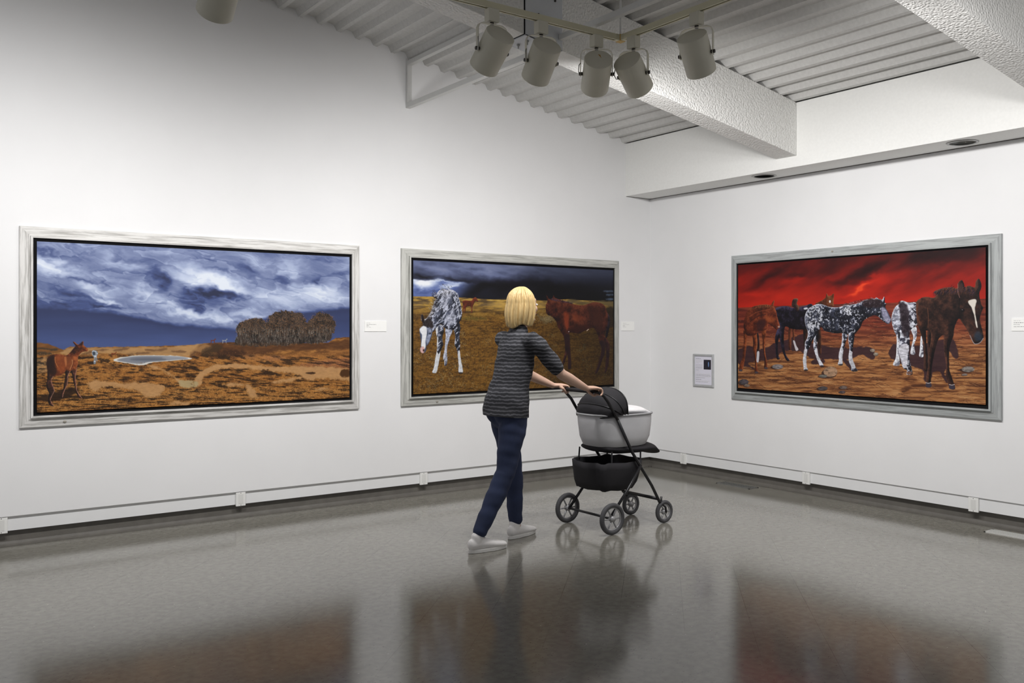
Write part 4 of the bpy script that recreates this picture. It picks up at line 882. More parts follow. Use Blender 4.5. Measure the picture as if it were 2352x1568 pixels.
    c.horse([[(130, 540), (135, 460), (172, 370), (240, 310), (340, 271), (430, 280), (520, 313), (620, 325), (700, 318), (790, 290), (900, 280), (1010, 250), (1100, 205), (1200, 192), (1285, 178), (1292, 160), (1320, 172), (1388, 205), (1426, 150), (1440, 172), (1440, 240), (1462, 270), (1450, 320), (1500, 420), (1540, 505), (1536, 560), (1492, 596), (1440, 570), (1380, 520), (1320, 466), (1250, 455), (1150, 500), (1080, 556), (1045, 640), (992, 712), (940, 756), (850, 772), (760, 742), (650, 750), (540, 732), (450, 702), (400, 645), (362, 690), (302, 790), (250, 880), (202, 990), (165, 1080), (158, 1200), (160, 1290), (180, 1342), (120, 1356), (112, 1290), (100, 1200), (114, 1100), (132, 1000), (134, 900), (172, 820), (180, 720), (150, 640)],
             [(850, 750), (845, 880), (862, 1000), (850, 1110), (852, 1212), (890, 1290), (900, 1366), (995, 1362), (962, 1300), (920, 1200), (905, 1080), (922, 950), (945, 730)]], Bc, (30, 32, 44), (84, 90, 112), (10, 10, 16), patch=(190, 193, 208), pthr=.625, psc=.2, seed=4, **GR)
    for p, a in (([(140, 470), (240, 310), (360, 285), (440, 300), (440, 450), (400, 620), (280, 740), (190, 700), (150, 600)], .42), ([(700, 330), (850, 300), (950, 400), (860, 470), (780, 420)], .5)):
        sl, d, _, _ = c.dist(p, Bc); nn = fbm(c.xx[sl]*.22, c.yy[sl]*.22, 301, 4, .65); c.put(sl, ss(0, 6, d)*ss(.5, .58, nn)*a*2, rgb((218, 220, 230)))
    for p in ([(118, 1020), (170, 1010), (160, 1100), (158, 1200), (160, 1290), (178, 1340), (122, 1352), (112, 1290), (102, 1200)], [(300, 1000), (332, 990), (345, 1070), (376, 1160), (430, 1258), (384, 1276), (335, 1172)], [(712, 990), (760, 1010), (746, 1120), (742, 1190), (745, 1240), (680, 1250), (690, 1180), (686, 1112)], [(855, 1030), (905, 1050), (905, 1090), (922, 1200), (965, 1310), (905, 1330), (890, 1290), (854, 1212)]):
        c.fill(p, Bc, (214, 214, 222), soft=2, alpha=.85, amp=.25, wob=1.5)
    c.fill([(1390, 320), (1440, 340), (1500, 440), (1536, 520), (1500, 590), (1440, 540), (1400, 460), (1380, 380)], Bc, (166, 164, 192), soft=5, alpha=.75, amp=.3, wob=2)
    n = 420; t = rs.rand(n); Q = catmull(c.loc([(780, 285), (950, 245), (1100, 215), (1250, 190), (1400, 215)], Bc), 20, False); ii = (t*(len(Q)-1)).astype(int)
    c.strokes(Q[ii, 0]+rs.randn(n)*2, Q[ii, 1]+rs.randn(n)*2.2+1, 2.7+.7*rs.rand(n), 4+6*rs.rand(n), np.array([(20, 18, 24), (60, 34, 30), (150, 146, 156)], 'f')[np.minimum((rs.rand(n)*2.5).astype(int), 2)], alpha=.8)
    c.fill([(1100, 215), (1290, 190), (1400, 240), (1360, 320), (1200, 330), (1080, 300)], Bc, (44, 26, 28), soft=6, alpha=.7, wob=3)
    for x, y in ((150, 1348), (410, 1282), (718, 1262), (948, 1358)): c.ell(x, y, 34, 13, Bc, (40, 36, 42), soft=1.5)
    # grazing pale foal
    c.horse([[(320, 700), (352, 800), (332, 900), (318, 1000), (372, 1002), (362, 900), (392, 790), (385, 680)], [(440, 800), (430, 950), (422, 1030), (470, 1034), (466, 920), (458, 810)], [(120, 680), (150, 800), (150, 930), (140, 1050), (108, 1135), (182, 1142), (186, 1080), (178, 900), (180, 700)]], Cc, (150, 150, 164), (220, 220, 228), (60, 60, 74), patch=(214, 216, 224), pthr=.42, psc=.13, **GR)
    c.horse([[(90, 600), (100, 520), (138, 440), (185, 400), (200, 370), (230, 368), (300, 392), (370, 388), (410, 440), (400, 640), (330, 705), (305, 760), (312, 900), (300, 1000), (312, 1100), (340, 1210), (336, 1250), (272, 1250), (274, 1200), (230, 1172), (202, 1080), (170, 940), (182, 860), (150, 780), (118, 720)]], Cc, (44, 42, 56), (120, 122, 142), (16, 14, 20), patch=(204, 206, 218), pthr=.50, psc=.14, **GR)
    c.fill([(180, 400), (240, 380), (300, 500), (310, 650), (300, 780), (240, 800), (210, 700), (195, 560)], Cc, (36, 24, 32), soft=6, alpha=.85, wob=4)
    c.fill([(200, 900), (250, 880), (300, 910), (285, 1010), (280, 1120), (240, 1165), (210, 1080), (180, 960)], Cc, (206, 204, 214), soft=3, alpha=.9, amp=.3, wob=1.5)
    c.fill([(100, 520), (150, 440), (180, 440), (190, 560), (180, 700), (120, 690)], Cc, (190, 194, 210), soft=5, alpha=.55, amp=.5, wob=4, wsc=.3)
    c.ell(305, 1232, 34, 18, Cc, (120, 84, 70), soft=2); c.ell(180, 780, 12, 40, Cc, (30, 26, 34), soft=2); c.ell(278, 770, 12, 36, Cc, (60, 58, 70), soft=2)
    # dark foal at right
    DB = dict(rim=(128, 84, 66), light=(-.7, -.7), thick=18, rimw=1.3, rima=.5)
    c.horse([[(398, 620), (440, 760), (478, 900), (480, 1050), (480, 1194), (532, 1196), (526, 1050), (508, 880), (492, 680)], [(518, 740), (528, 1000), (524, 1112), (560, 1114), (566, 1000), (566, 740)]], Cc, (30, 18, 18), (64, 38, 30), (12, 8, 10), **DB)
    c.horse([[(385, 400), (430, 342), (500, 320), (590, 330), (625, 300), (602, 256), (700, 216), (800, 205), (878, 218), (884, 160), (930, 118), (962, 175), (966, 210), (1015, 185), (1085, 205), (1100, 140), (1132, 100), (1162, 150), (1166, 210), (1142, 285), (1162, 400), (1186, 450), (1162, 520), (1150, 600), (1186, 750), (1190, 820), (1150, 868), (1092, 886), (1060, 850), (1030, 780), (980, 690), (932, 622), (900, 580), (868, 625), (842, 700), (832, 790), (792, 900), (780, 1020), (782, 1180), (812, 1280), (852, 1400), (842, 1426), (790, 1420), (770, 1370), (740, 1262), (746, 1150), (724, 1000), (716, 880), (710, 780), (650, 832), (612, 960), (590, 1060), (572, 1180), (560, 1340), (566, 1396), (504, 1400), (500, 1340), (520, 1200), (532, 1100), (540, 980), (560, 850), (558, 742), (490, 718), (430, 680), (394, 600)]], Cc, (44, 26, 22), (92, 54, 40), (16, 10, 12), seed=6, **DB)
    n = 420; t = rs.rand(n); Q = catmull(c.loc([(610, 270), (720, 240), (830, 215), (900, 240), (1000, 215), (1080, 260)], Cc), 20, False); ii = (t*(len(Q)-1)).astype(int)
    c.strokes(Q[ii, 0]+rs.randn(n)*3, Q[ii, 1]+rs.randn(n)*3, 3.7+.8*rs.rand(n), 5+7*rs.rand(n), np.array([(20, 14, 22), (52, 44, 80), (132, 74, 44), (30, 18, 18)], 'f')[(rs.rand(n)*4).astype(int)], alpha=.8)
    c.fill([(1008, 378), (1058, 350), (1108, 362), (1090, 470), (1108, 600), (1120, 682), (1104, 672), (1080, 545), (1050, 455)], Cc, (224, 216, 204), soft=2, wob=1)
    c.fill([(1085, 760), (1130, 730), (1172, 770), (1172, 830), (1120, 850), (1085, 820)], Cc, (40, 56, 74), soft=7, alpha=.7, amp=.4); c.line([(1030, 780), (1062, 850), (1092, 884), (1150, 868), (1190, 815)], Cc, (176, 170, 176), wd=1.4, alpha=.8)
    c.ell(944, 480, 24, 20, Cc, (12, 8, 10), soft=2); c.ell(938, 474, 7, 5, Cc, (120, 110, 116), soft=1.5); c.ell(1174, 455, 12, 20, Cc, (12, 8, 12), soft=2)
    c.fill([(905, 200), (932, 150), (950, 200), (935, 260), (910, 260)], Cc, (70, 46, 44), soft=3, alpha=.8); c.line([(885, 165), (886, 260), (908, 330)], Cc, (170, 120, 110), wd=1.2, alpha=.7)
    c.line([(905, 340), (900, 460), (915, 570)], Cc, (14, 8, 10), wd=3, alpha=.7, soft=2)
    c.line([(520, 450), (532, 560), (528, 690)], Cc, (122, 72, 48), wd=2, alpha=.6); c.line([(400, 420), (396, 520), (440, 660)], Cc, (120, 66, 40), wd=2, alpha=.6)
    for x, y in ((534, 1380), (815, 1402)): c.ell(x, y, 38, 26, Cc, (58, 52, 66), soft=2); c.line([(x-34, y-32), (x, y-26), (x+30, y-34)], Cc, (200, 190, 190), wd=1.4)
    for x, y, rx, ry, cl in ((458, 1070, 40, 17, (120, 112, 112)), (838, 1106, 50, 38, (150, 118, 92)), (785, 1138, 30, 11, (100, 98, 92)), (215, 1180, 34, 20, (72, 66, 70)), (238, 1205, 20, 10, (120, 104, 92)), (783, 1226, 35, 15, (70, 64, 66)), (931, 1219, 28, 12, (100, 86, 80)), (923, 1252, 22, 10, (74, 62, 64)), (1828, 1088, 46, 20, (124, 116, 110)), (1803, 1127, 20, 8, (108, 98, 94)), (1140, 953, 18, 12, (140, 126, 112)), (1164, 980, 18, 12, (132, 122, 108))):
        c.ell(x-rx*.2, y+ry*.35, rx*1.1, ry*.9, K, (44, 26, 24), soft=3, alpha=.8); c.ell(x, y, rx, ry, K, cl, soft=1.6, amp=.5, seed=int(x)); c.ell(x+rx*.2, y-ry*.3, rx*.5, ry*.35, K, tuple(min(255, int(q*1.3)) for q in cl), soft=4, alpha=.7)
    return c
# ------------------------------------------------------------------ framed paintings
def wood_mat(name, stretch, light, dark):
    m = bpy.data.materials.new(name); m.use_nodes = True; nt = m.node_tree; N = nt.nodes; L = nt.links; b = N['Principled BSDF']
    tc = N.new('ShaderNodeTexCoord'); mp = N.new('ShaderNodeMapping'); mp.inputs['Scale'].default_value = stretch; L.new(tc.outputs['Object'], mp.inputs[0])
    n = N.new('ShaderNodeTexNoise'); n.inputs['Scale'].default_value = 1.0; n.inputs['Detail'].default_value = 7; n.inputs['Roughness'].default_value = 0.62; n.inputs['Distortion'].default_value = 0.4
    L.new(mp.outputs[0], n.inputs['Vector'])
    r = N.new('ShaderNodeValToRGB'); e = r.color_ramp.elements; e[0].position = 0.34; e[1].position = 0.56
    e[0].color = (*dark, 1); e[1].color = (*light, 1); L.new(n.outputs['Fac'], r.inputs['Fac']); L.new(r.outputs[0], b.inputs['Base Color'])
    b.inputs['Roughness'].default_value = 0.6
    bp = N.new('ShaderNodeBump'); bp.inputs['Strength'].default_value = 0.3; bp.inputs['Distance'].default_value = 0.002; L.new(n.outputs['Fac'], bp.inputs['Height']); L.new(bp.outputs[0], b.inputs['Normal'])
    return m
def rect_sweep(plane, a0, a1, z0, z1, prof, org, name, mats, parent, bevel=0):
    """a0 < a1 along the wall; profile of (inset, height off the wall) swept with mitred corners"""
    bm = bmesh.new(); rings = []
    for d, h in prof:
        R = []
        for a, z in ((a0+d, z0+d), (a1-d, z0+d), (a1-d, z1-d), (a0+d, z1-d)):
            p = (a, -h, z) if plane == 'left' else (-h, a, z)
            R.append(bm.verts.new(Vector(p)-Vector(org)))
        rings.append(R)
    n = len(prof)
    for i in range(n):
        A, B = rings[i], rings[(i+1) % n]
        for k in range(4):
            f = bm.faces.new((A[k], A[(k+1) % 4], B[(k+1) % 4], B[k])); f.material_index = 0 if k in (0, 2) else 1
    return fin(name, bm, mats, parent)
def framed(plane, a0, a1, canvas_fn, label, light, dark, knot):
    z0, z1 = 0.786, 2.133
    org = ((a0+a1)/2, -0.001, z0) if plane == 'left' else (-0.001, (a0+a1)/2, z0)
    t = empty('framed_painting', org)
    st = (3.5, 45, 60) if plane == 'left' else (45, 3.5, 60)
    m1 = wood_mat('weathered_wood_h', st, light, dark); m2 = wood_mat('weathered_wood_v', (45, 45, 3.2), light, dark)
    rect_sweep(plane, a0, a1, z0, z1, [(0, 0.001), (0, 0.018), (0.004, 0.021), (0.050, 0.028), (0.055, 0.033), (0.0625, 0.033), (0.0625, 0.001)], org, 'frame_moulding', [m1, m2], t)
    rect_sweep(plane, a0, a1, z0, z1, [(0.063, 0.001), (0.063, 0.047), (0.065, 0.050), (0.076, 0.050), (0.078, 0.048), (0.078, 0.001)], org, 'inner_lip', [m1, m2], t)
    rect_sweep(plane, a0, a1, z0, z1, [(0.0785, 0.001), (0.0785, 0.034), (0.15, 0.020), (0.15, 0.001)], org, 'black_liner', [BLACK], t)
    c = canvas_fn(); c.build('canvas', t)
    # small knot or chip in the moulding
    bm = bmesh.new(); kx, kz = knot; p = Vector((kx, -0.0285, kz) if plane == 'left' else (-0.0285, kx, kz))-Vector(org)
    bmesh.ops.create_icosphere(bm, subdivisions=2, radius=1, matrix=Matrix.Translation(p) @ Matrix.Diagonal((0.011, 0.004, 0.008, 1) if plane == 'left' else (0.004, 0.011, 0.008, 1)))
    fin('wood_knot', bm, mat('knot', (0.30, 0.28, 0.24), 0.7), t, True)
    return tag(t, label, 'painting')
framed('left', -5.8225, -3.341, paint_prairie, 'framed painting of a brown foal, pond and grove under blue storm clouds', (0.70, 0.69, 0.67), (0.34, 0.33, 0.31), (-5.55, 0.815))
framed('left', -2.9465, -0.453, paint_storm, 'framed painting of a pale foal and a bay foal, behind the walking person', (0.52, 0.52, 0.49), (0.27, 0.27, 0.25), (-2.60, 0.812))
framed('right', -3.588, -1.103, paint_red, 'framed painting of a herd of foals under a red sky, on the right wall', (0.40, 0.42, 0.42), (0.25, 0.26, 0.26), (-2.2, 2.10))

# ------------------------------------------------------------------ small labels, notice, outlets, floor vents
CARD = mat('white_card', (0.90, 0.90, 0.88), 0.6)
INK = mat('grey_print', (0.30, 0.30, 0.30), 0.8); INK2 = mat('faint_print', (0.58, 0.58, 0.57), 0.8); INK3 = mat('bold_print', (0.10, 0.10, 0.11), 0.8)
def P3(plane, a, h, z): return (a, -h, z) if plane == 'left' else (-h, a, z)
def wbox(bm, plane, a0, a1, h0, h1, z0, z1):
    if plane == 'left': box(bm, a0, a1, -h1, -h0, z0, z1)
    else: box(bm, -h1, -h0, a0, a1, z0, z1)
def text_row(plane, a_start, sgn, length, h, z, hgt, m, parent, seed):
    """a row of small print, too small to read in the photo: word-length dashes"""
    rnd = random.Random(seed); bm = bmesh.new(); a = 0
    while a < length:
        wl = min(rnd.uniform(0.006, 0.020), length-a)
        b0, b1 = a_start+sgn*a, a_start+sgn*(a+wl)
        wbox(bm, plane, min(b0, b1), max(b0, b1), h, h+0.0004, z-hgt*rnd.uniform(.35, .5), z+hgt*rnd.uniform(.35, .5)); a += wl+0.004
    o = fin('printed_line', bm, m); return child_world(o, parent)
def wall_card(plane, a0, a1, z0, z1, rows, label):
    t = empty('wall_label', P3(plane, (a0+a1)/2, 0, z0))
    bm = bmesh.new(); wbox(bm, plane, min(a0, a1), max(a0, a1), 0.0005, 0.005, z0, z1); child_world(fin('card', bm, CARD), t)
    sg = 1 if a1 > a0 else -1
    for i, (dz, ln, m) in enumerate(rows): text_row(plane, a0+sg*0.016, sg, ln, 0.0052, z1-dz, 0.004, m, t, int(abs(a0)*100)+i)
    return tag(t, label, 'wall label', 'small white wall labels beside the paintings')
def ax(px, plane):
    r = px_ray(px, 750)
    return CAM[0]-r[0]/r[1]*CAM[1] if plane == 'left' else CAM[1]-r[1]/r[0]*CAM[0]
def zz(px, py, plane):
    r = px_ray(px, py); t = -CAM[1]/r[1] if plane == 'left' else -CAM[0]/r[0]
    return CAM[2]+r[2]*t
rows = [(0.016, 0.035, INK2), (0.029, 0.09, INK), (0.041, 0.026, INK), (0.052, 0.045, INK2)]
wall_card('left', ax(837, 'left'), ax(887, 'left'), zz(862, 761, 'left'), zz(862, 737, 'left'), rows, 'small white wall label just right of the blue storm-cloud painting')
wall_card('left', ax(1427, 'left'), ax(1456, 'left'), zz(1441, 759, 'left'), zz(1441, 738.5, 'left'), [(0.016, 0.05, INK2), (0.030, 0.09, INK2), (0.043, 0.03, INK), (0.054, 0.05, INK2)], 'small white wall label between the pale foal painting and the room corner')
wall_card('right', ax(2324, 'right'), ax(2324, 'right')-0.155, zz(2340, 760, 'right'), zz(2340, 730.5, 'right'), [(0.018, 0.05, INK2), (0.032, 0.09, INK3), (0.046, 0.04, INK), (0.060, 0.10, INK)], 'small white wall label at the right edge of the picture, beside the red-sky painting')
# framed notice
a0, a1 = ax(1593.2, 'right'), ax(1640.5, 'right'); zb, ztp = 0.878, 1.200
t = empty('framed_notice', (0, (a0+a1)/2, zb))
SILV = mat('brushed_silver_frame', (0.50, 0.51, 0.52), 0.35, metal=0.35, var=0.05, vscale=30)
rect_sweep('right', a1, a0, zb, ztp, [(0, 0.001), (0, 0.010), (0.006, 0.018), (0.020, 0.015), (0.024, 0.008), (0.024, 0.001)], (0, (a0+a1)/2, zb), 'notice_frame', [SILV], t)
bm = bmesh.new(); wbox(bm, 'right', a1+0.0242, a0-0.0242, 0.001, 0.006, zb+0.0242, ztp-0.0242); child_world(fin('paper', bm, mat('lilac_white_paper', (0.70, 0.69, 0.78), 0.5)), t)
px0 = a0-0.036; Wd = (a0-a1)-0.072
zrow = ztp-0.046; sd = 0
for ln, m, step in ((0.32, INK3, .012), (0.42, INK2, .010), (0.44, INK2, .010), (0.40, INK2, .010), (0.2, INK2, .020), (0.44, INK, .010), (0.42, INK2, .010), (0.44, INK, .010), (0.44, INK, .010), (0.42, INK2, .010), (0.20, INK, .020), (0.25, INK2, .016), (0.98, INK2, .0095), (0.95, INK, .0095), (0.98, INK, .0095), (0.92, INK2, .0095), (0.6, INK, .018), (0.36, INK3, .013), (0.95, INK2, .010), (0.8, INK, .010)):
    text_row('right', px0, -1, ln*Wd, 0.0062, zrow, 0.0035, m, t, 900+sd); zrow -= step; sd += 1
bm = bmesh.new(); wbox(bm, 'right', a0-0.036-Wd*1.0, a0-0.036-Wd*0.52, 0.0062, 0.0066, ztp-0.150, ztp-0.055)
o = child_world(fin('printed_photo', bm, mat('dark_photo', (0.02, 0.018, 0.03), 0.35, var=0.6, vscale=40)), t)
bm = bmesh.new(); bmesh.ops.create_uvsphere(bm, u_segments=12, v_segments=8, radius=1, matrix=Matrix.Translation((-0.0067, a0-0.036-Wd*.84, ztp-0.098)) @ Matrix.Diagonal((0.0004, 0.008, 0.026, 1)))
child_world(fin('pale_blue_figure', bm, mat('pale_blue_print', (0.12, 0.20, 0.38), 0.5, var=0.6, vscale=150)), o)
tag(t, 'small silver-framed notice with text and a dark photo, left of the red-sky painting', 'notice')
# outlets on the wiring channel
def outlet(plane, px, label, plug=False):
    a = ax(px, plane); t = empty('power_outlet', P3(plane, a, -0.018 if plane == 'left' else -0.012, 0.15))
    f = -0.018 if plane == 'left' else -0.012
    bm = bmesh.new(); wbox(bm, plane, a-0.037, a+0.037, f, f+0.016, 0.094, 0.199); child_world(fin('cover_plate', bm, PLASTIC, bevel=0.002), t)
    bm = bmesh.new(); wbox(bm, plane, a-0.0185, a+0.0185, f+0.016, f+0.0175, 0.112, 0.184); rc = child_world(fin('receptacle', bm, mat('outlet_insert', (0.72, 0.72, 0.70), 0.4)), t)
    for zc in (0.168, 0.132):
        bm = bmesh.new(); wbox(bm, plane, a-0.0085, a-0.0065, f+0.0176, f+0.0181, zc+0.001, zc+0.011); wbox(bm, plane, a+0.0060, a+0.0080, f+0.0176, f+0.0181, zc+0.002, zc+0.010)
        wbox(bm, plane, a-0.003, a+0.003, f+0.0176, f+0.0181, zc-0.011, zc-0.005)
        child_world(fin('socket_slots', bm, DARK), rc).matrix_parent_inverse = Matrix.Translation(-t.location)
    for zc in (0.193, 0.101):
        bm = bmesh.new(); wbox(bm, plane, a-0.0025, a+0.0025, f+0.016, f+0.0168, zc-0.0025, zc+0.0025); child_world(fin('screw', bm, DSTEEL), t)
    return tag(t, label, 'outlet', 'white outlets on the wiring channel')
outlet('left', 3, 'white double outlet cut by the left edge of the picture')
outlet('left', 553.5, 'white double outlet below the right half of the blue storm-cloud painting')
outlet('left', 974, 'white double outlet below the left end of the pale foal painting')
outlet('right', 1569, 'white outlet nearest the room corner, on the right wall')
outlet('right', 1851.5, 'white outlet beneath the middle of the red-sky painting')
outlet('right', 2236, 'white double outlet at the far right, above the nearer floor vent')
def floor_vent(y0, y1, label, nslat=3, bright=0.6):
    x0, x1 = -0.185, -0.055; t = empty('floor_vent', ((x0+x1)/2, (y0+y1)/2, 0))
    m = mat('vent_metal_%d' % int(bright*100), (bright, bright, bright*.96), 0.35, metal=0.2)
    bm = bmesh.new(); hw = 0.012
    box(bm, x0, x1, y0, y0+hw, 0, 0.005); box(bm, x0, x1, y1-hw, y1, 0, 0.005); box(bm, x0, x0+hw, y0, y1, 0, 0.005); box(bm, x1-hw, x1, y0, y1, 0, 0.005)
    child_world(fin('vent_frame', bm, m), t)
    bm = bmesh.new(); box(bm, x0+hw, x1-hw, y0+hw, y1-hw, 0.0003, 0.001); child_world(fin('duct_opening', bm, DARK), t)
    for k in range(nslat):
        xc = x0+hw+(x1-x0-2*hw)*(k+0.5)/nslat; bm = bmesh.new(); box(bm, xc-0.010, xc+0.010, y0+hw, y1-hw, 0.0015, 0.0042); child_world(fin('slat', bm, m), t)
    return tag(t, label, 'floor vent', 'metal floor vents along the right wall')
floor_vent(-1.45, -1.06, 'dark slotted floor vent near the room corner, before the right wall', 3, 0.16)
floor_vent(-4.05, -3.545, 'pale slotted floor vent cut by the right edge of the picture', 4, 0.62)

# ------------------------------------------------------------------ walking person
PO = Vector((-3.14, -1.82, 0.0))
per = empty('person', PO)
SKIN = mat('skin', (0.62, 0.40, 0.30), 0.5, var=0.06, vscale=12)
HAIR = mat('blonde_hair', (0.62, 0.44, 0.20), 0.45, bump=0.7, bscale=1.0, stretch=(160, 160, 9), var=0.28, vscale=1.0, dist=0.004)
PANTS = mat('navy_trousers', (0.018, 0.028, 0.072), 0.85, bump=0.15, bscale=300, var=0.15, vscale=9, dist=0.001)
SHOE = mat('white_canvas_shoe', (0.80, 0.78, 0.77), 0.7, bump=0.15, bscale=250, var=0.04, dist=0.001)
SOLE = mat('white_rubber_sole', (0.72, 0.71, 0.69), 0.5)
def shirt_material():
    m = bpy.data.materials.new('striped_knit'); m.use_nodes = True; nt = m.node_tree; N = nt.nodes; L = nt.links; b = N['Principled BSDF']
    tc = N.new('ShaderNodeTexCoord'); wv = N.new('ShaderNodeTexWave'); wv.wave_type = 'BANDS'; wv.bands_direction = 'Z'
    wv.inputs['Scale'].default_value = 13.0; wv.inputs['Distortion'].default_value = 3.0; wv.inputs['Detail'].default_value = 3; wv.inputs['Detail Scale'].default_value = 2.0
    L.new(tc.outputs['Object'], wv.inputs['Vector']); r = N.new('ShaderNodeValToRGB'); e = r.color_ramp.elements
    e[0].position = 0.5; e[1].position = 0.95; e[0].color = (0.022, 0.023, 0.028, 1); e[1].color = (0.12, 0.12, 0.135, 1)
    L.new(wv.outputs['Fac'], r.inputs['Fac']); L.new(r.outputs[0], b.inputs['Base Color']); b.inputs['Roughness'].default_value = 0.9
    nz = N.new('ShaderNodeTexNoise'); nz.inputs['Scale'].default_value = 350; L.new(tc.outputs['Object'], nz.inputs['Vector'])
    bp = N.new('ShaderNodeBump'); bp.inputs['Strength'].default_value = 0.2; bp.inputs['Distance'].default_value = 0.001; L.new(nz.outputs['Fac'], bp.inputs['Height']); L.new(bp.outputs[0], b.inputs['Normal'])
    return m
SHIRT = shirt_material()
hip = {-1: (0.02, -0.09, 0.90), 1: (0.03, 0.09, 0.90)}
knee = {-1: (-0.07, -0.10, 0.49), 1: (0.125, 0.085, 0.50)}
ankle = {-1: (-0.285, -0.105, 0.115), 1: (0.145, 0.08, 0.105)}
sho = {-1: (0.10, -0.175, 1.385), 1: (0.11, 0.175, 1.385)}
elb = {-1: (0.30, -0.235, 1.14), 1: (0.31, 0.235, 1.14)}
wri = {-1: (0.555, -0.185, 1.035), 1: (0.555, 0.185, 1.035)}
BARX, BARZ = 0.655, 1.005
def lerp(a, b, t): return tuple(a[i]+(b[i]-a[i])*t for i in range(3))
# body: one continuous skin surface from head to ankles
bm = bmesh.new()
HC = Vector((0.150, 0, 1.600))
ellipsoid(bm, HC+Vector((-0.012, 0, 0.022)), (0.093, 0.073, 0.095))             # skull
loft(bm, [(HC+Vector((0.045, 0, 0.02)), 0.060, 0.052), (HC+Vector((0.052, 0, -0.035)), 0.052, 0.046), (HC+Vector((0.055, 0, -0.078)), 0.034, 0.032)], 16)  # face and jaw
ellipsoid(bm, HC+Vector((0.082, 0, -0.088)), (0.018, 0.02, 0.015))              # chin
ellipsoid(bm, HC+Vector((0.068, 0, 0.042)), (0.024, 0.05, 0.026))               # brow
loft(bm, [(HC+Vector((0.092, 0, 0.022)), 0.008, 0.007), (HC+Vector((0.106, 0, -0.005)), 0.010, 0.009), (HC+Vector((0.110, 0, -0.018)), 0.013, 0.010)], 10)  # nose
for s in (-1, 1):
    ellipsoid(bm, HC+Vector((0.068, s*0.034, -0.016)), (0.026, 0.022, 0.026))   # cheek
    ellipsoid(bm, HC+Vector((0.0, s*0.076, -0.005)), (0.020, 0.009, 0.031))     # ear
ellipsoid(bm, HC+Vector((0.094, 0, -0.044)), (0.010, 0.022, 0.005)); ellipsoid(bm, HC+Vector((0.093, 0, -0.055)), (0.010, 0.019, 0.006))
loft(bm, [((0.112, 0, 1.38), 0.062, 0.058), ((0.118, 0, 1.45), 0.053, 0.052), ((0.132, 0, 1.53), 0.052, 0.050)], 16)  # neck
loft(bm, [((0.025, 0, 0.90), 0.145, 0.095), ((0.035, 0, 1.0), 0.130, 0.088), ((0.06, 0, 1.10), 0.115, 0.08), ((0.085, 0, 1.24), 0.14, 0.09), ((0.10, 0, 1.35), 0.14, 0.08), ((0.11, 0, 1.40), 0.08, 0.06)], 24)
for s in (-1, 1):
    loft(bm, [(hip[s], 0.078, 0.080), (lerp(hip[s], knee[s], .5), 0.066, 0.066), (knee[s], 0.050, 0.050), (lerp(knee[s], ankle[s], .3), 0.050, 0.050), (lerp(knee[s], ankle[s], .7), 0.036, 0.036), (ankle[s], 0.031, 0.031), ((ankle[s][0]+0.01, ankle[s][1], 0.065), 0.030, 0.034)], 16)
    S, E_, Wr = sho[s], elb[s], wri[s]
    loft(bm, [((0.10, s*0.10, 1.355), 0.04, 0.04, (1, 0, 0)), ((S[0], S[1]-s*0.004, S[2]-0.022), 0.043, 0.041, (1, 0, 0)), (lerp(S, E_, .45), 0.041, 0.041, (1, 0, 0)), (E_, 0.036, 0.036, (1, 0, 0))], 16)
    loft(bm, [(E_, 0.036, 0.036, (0, 0, 1)), (lerp(E_, Wr, .3), 0.037, 0.038, (0, 0, 1)), (lerp(E_, Wr, .7), 0.029, 0.031, (0, 0, 1)), (Wr, 0.021, 0.028, (0, 0, 1))], 16)
    # palm over the bar, five separate digits closing round it
    loft(bm, [(Wr, 0.018, 0.027, (0, 0, 1)), ((BARX-0.065, s*0.18, 1.034), 0.016, 0.036, (0, 0, 1)), ((BARX-0.025, s*0.18, 1.034), 0.014, 0.041, (0, 0, 1)), ((BARX+0.002, s*0.18, 1.030), 0.012, 0.042, (0, 0, 1))], 16)
    for k, (dy, ln) in enumerate(((-0.0335, .92), (-0.0115, 1.0), (0.0105, .97), (0.0315, .80))):
        y = s*0.18-s*dy
        tube(bm, [(BARX-0.008, y, 1.030), (BARX+0.014*ln, y, 1.0285), (BARX+0.0285*ln, y, 1.016), (BARX+0.031*ln, y, 0.999), (BARX+0.022*ln, y, 0.984), (BARX+0.008*ln, y, 0.981)], [0.0090, 0.0092, 0.0086, 0.0082, 0.0076, 0.0055], 10)
    yi = s*0.137
    tube(bm, [(BARX-0.060, s*0.152, 1.025), (BARX-0.042, yi, 1.012), (BARX-0.024, yi+s*0.004, 0.994), (BARX-0.004, yi+s*0.014, 0.978), (BARX+0.012, yi+s*0.024, 0.972)], [0.012, 0.0115, 0.0100, 0.0090, 0.0065], 10)
voxel('body', bm, 0.0042, 3, SKIN, per)
for s in (-1, 1):
    bm = bmesh.new(); ellipsoid(bm, HC+Vector((0.0925, s*0.030, 0.014)), (0.008, 0.012, 0.007)); e_ = fin('eye', bm, mat('eye_white', (0.8, 0.8, 0.78), 0.2), per, True)
    bm = bmesh.new(); ellipsoid(bm, HC+Vector((0.0985, s*0.030, 0.014)), (0.0028, 0.005, 0.005)); fin('iris', bm, mat('iris', (0.06, 0.08, 0.10), 0.2), e_, True)
bm = bmesh.new(); ellipsoid(bm, HC+Vector((0.099, 0, -0.0495)), (0.007, 0.019, 0.005)); fin('lips', bm, mat('lips', (0.52, 0.20, 0.18), 0.4), per, True)
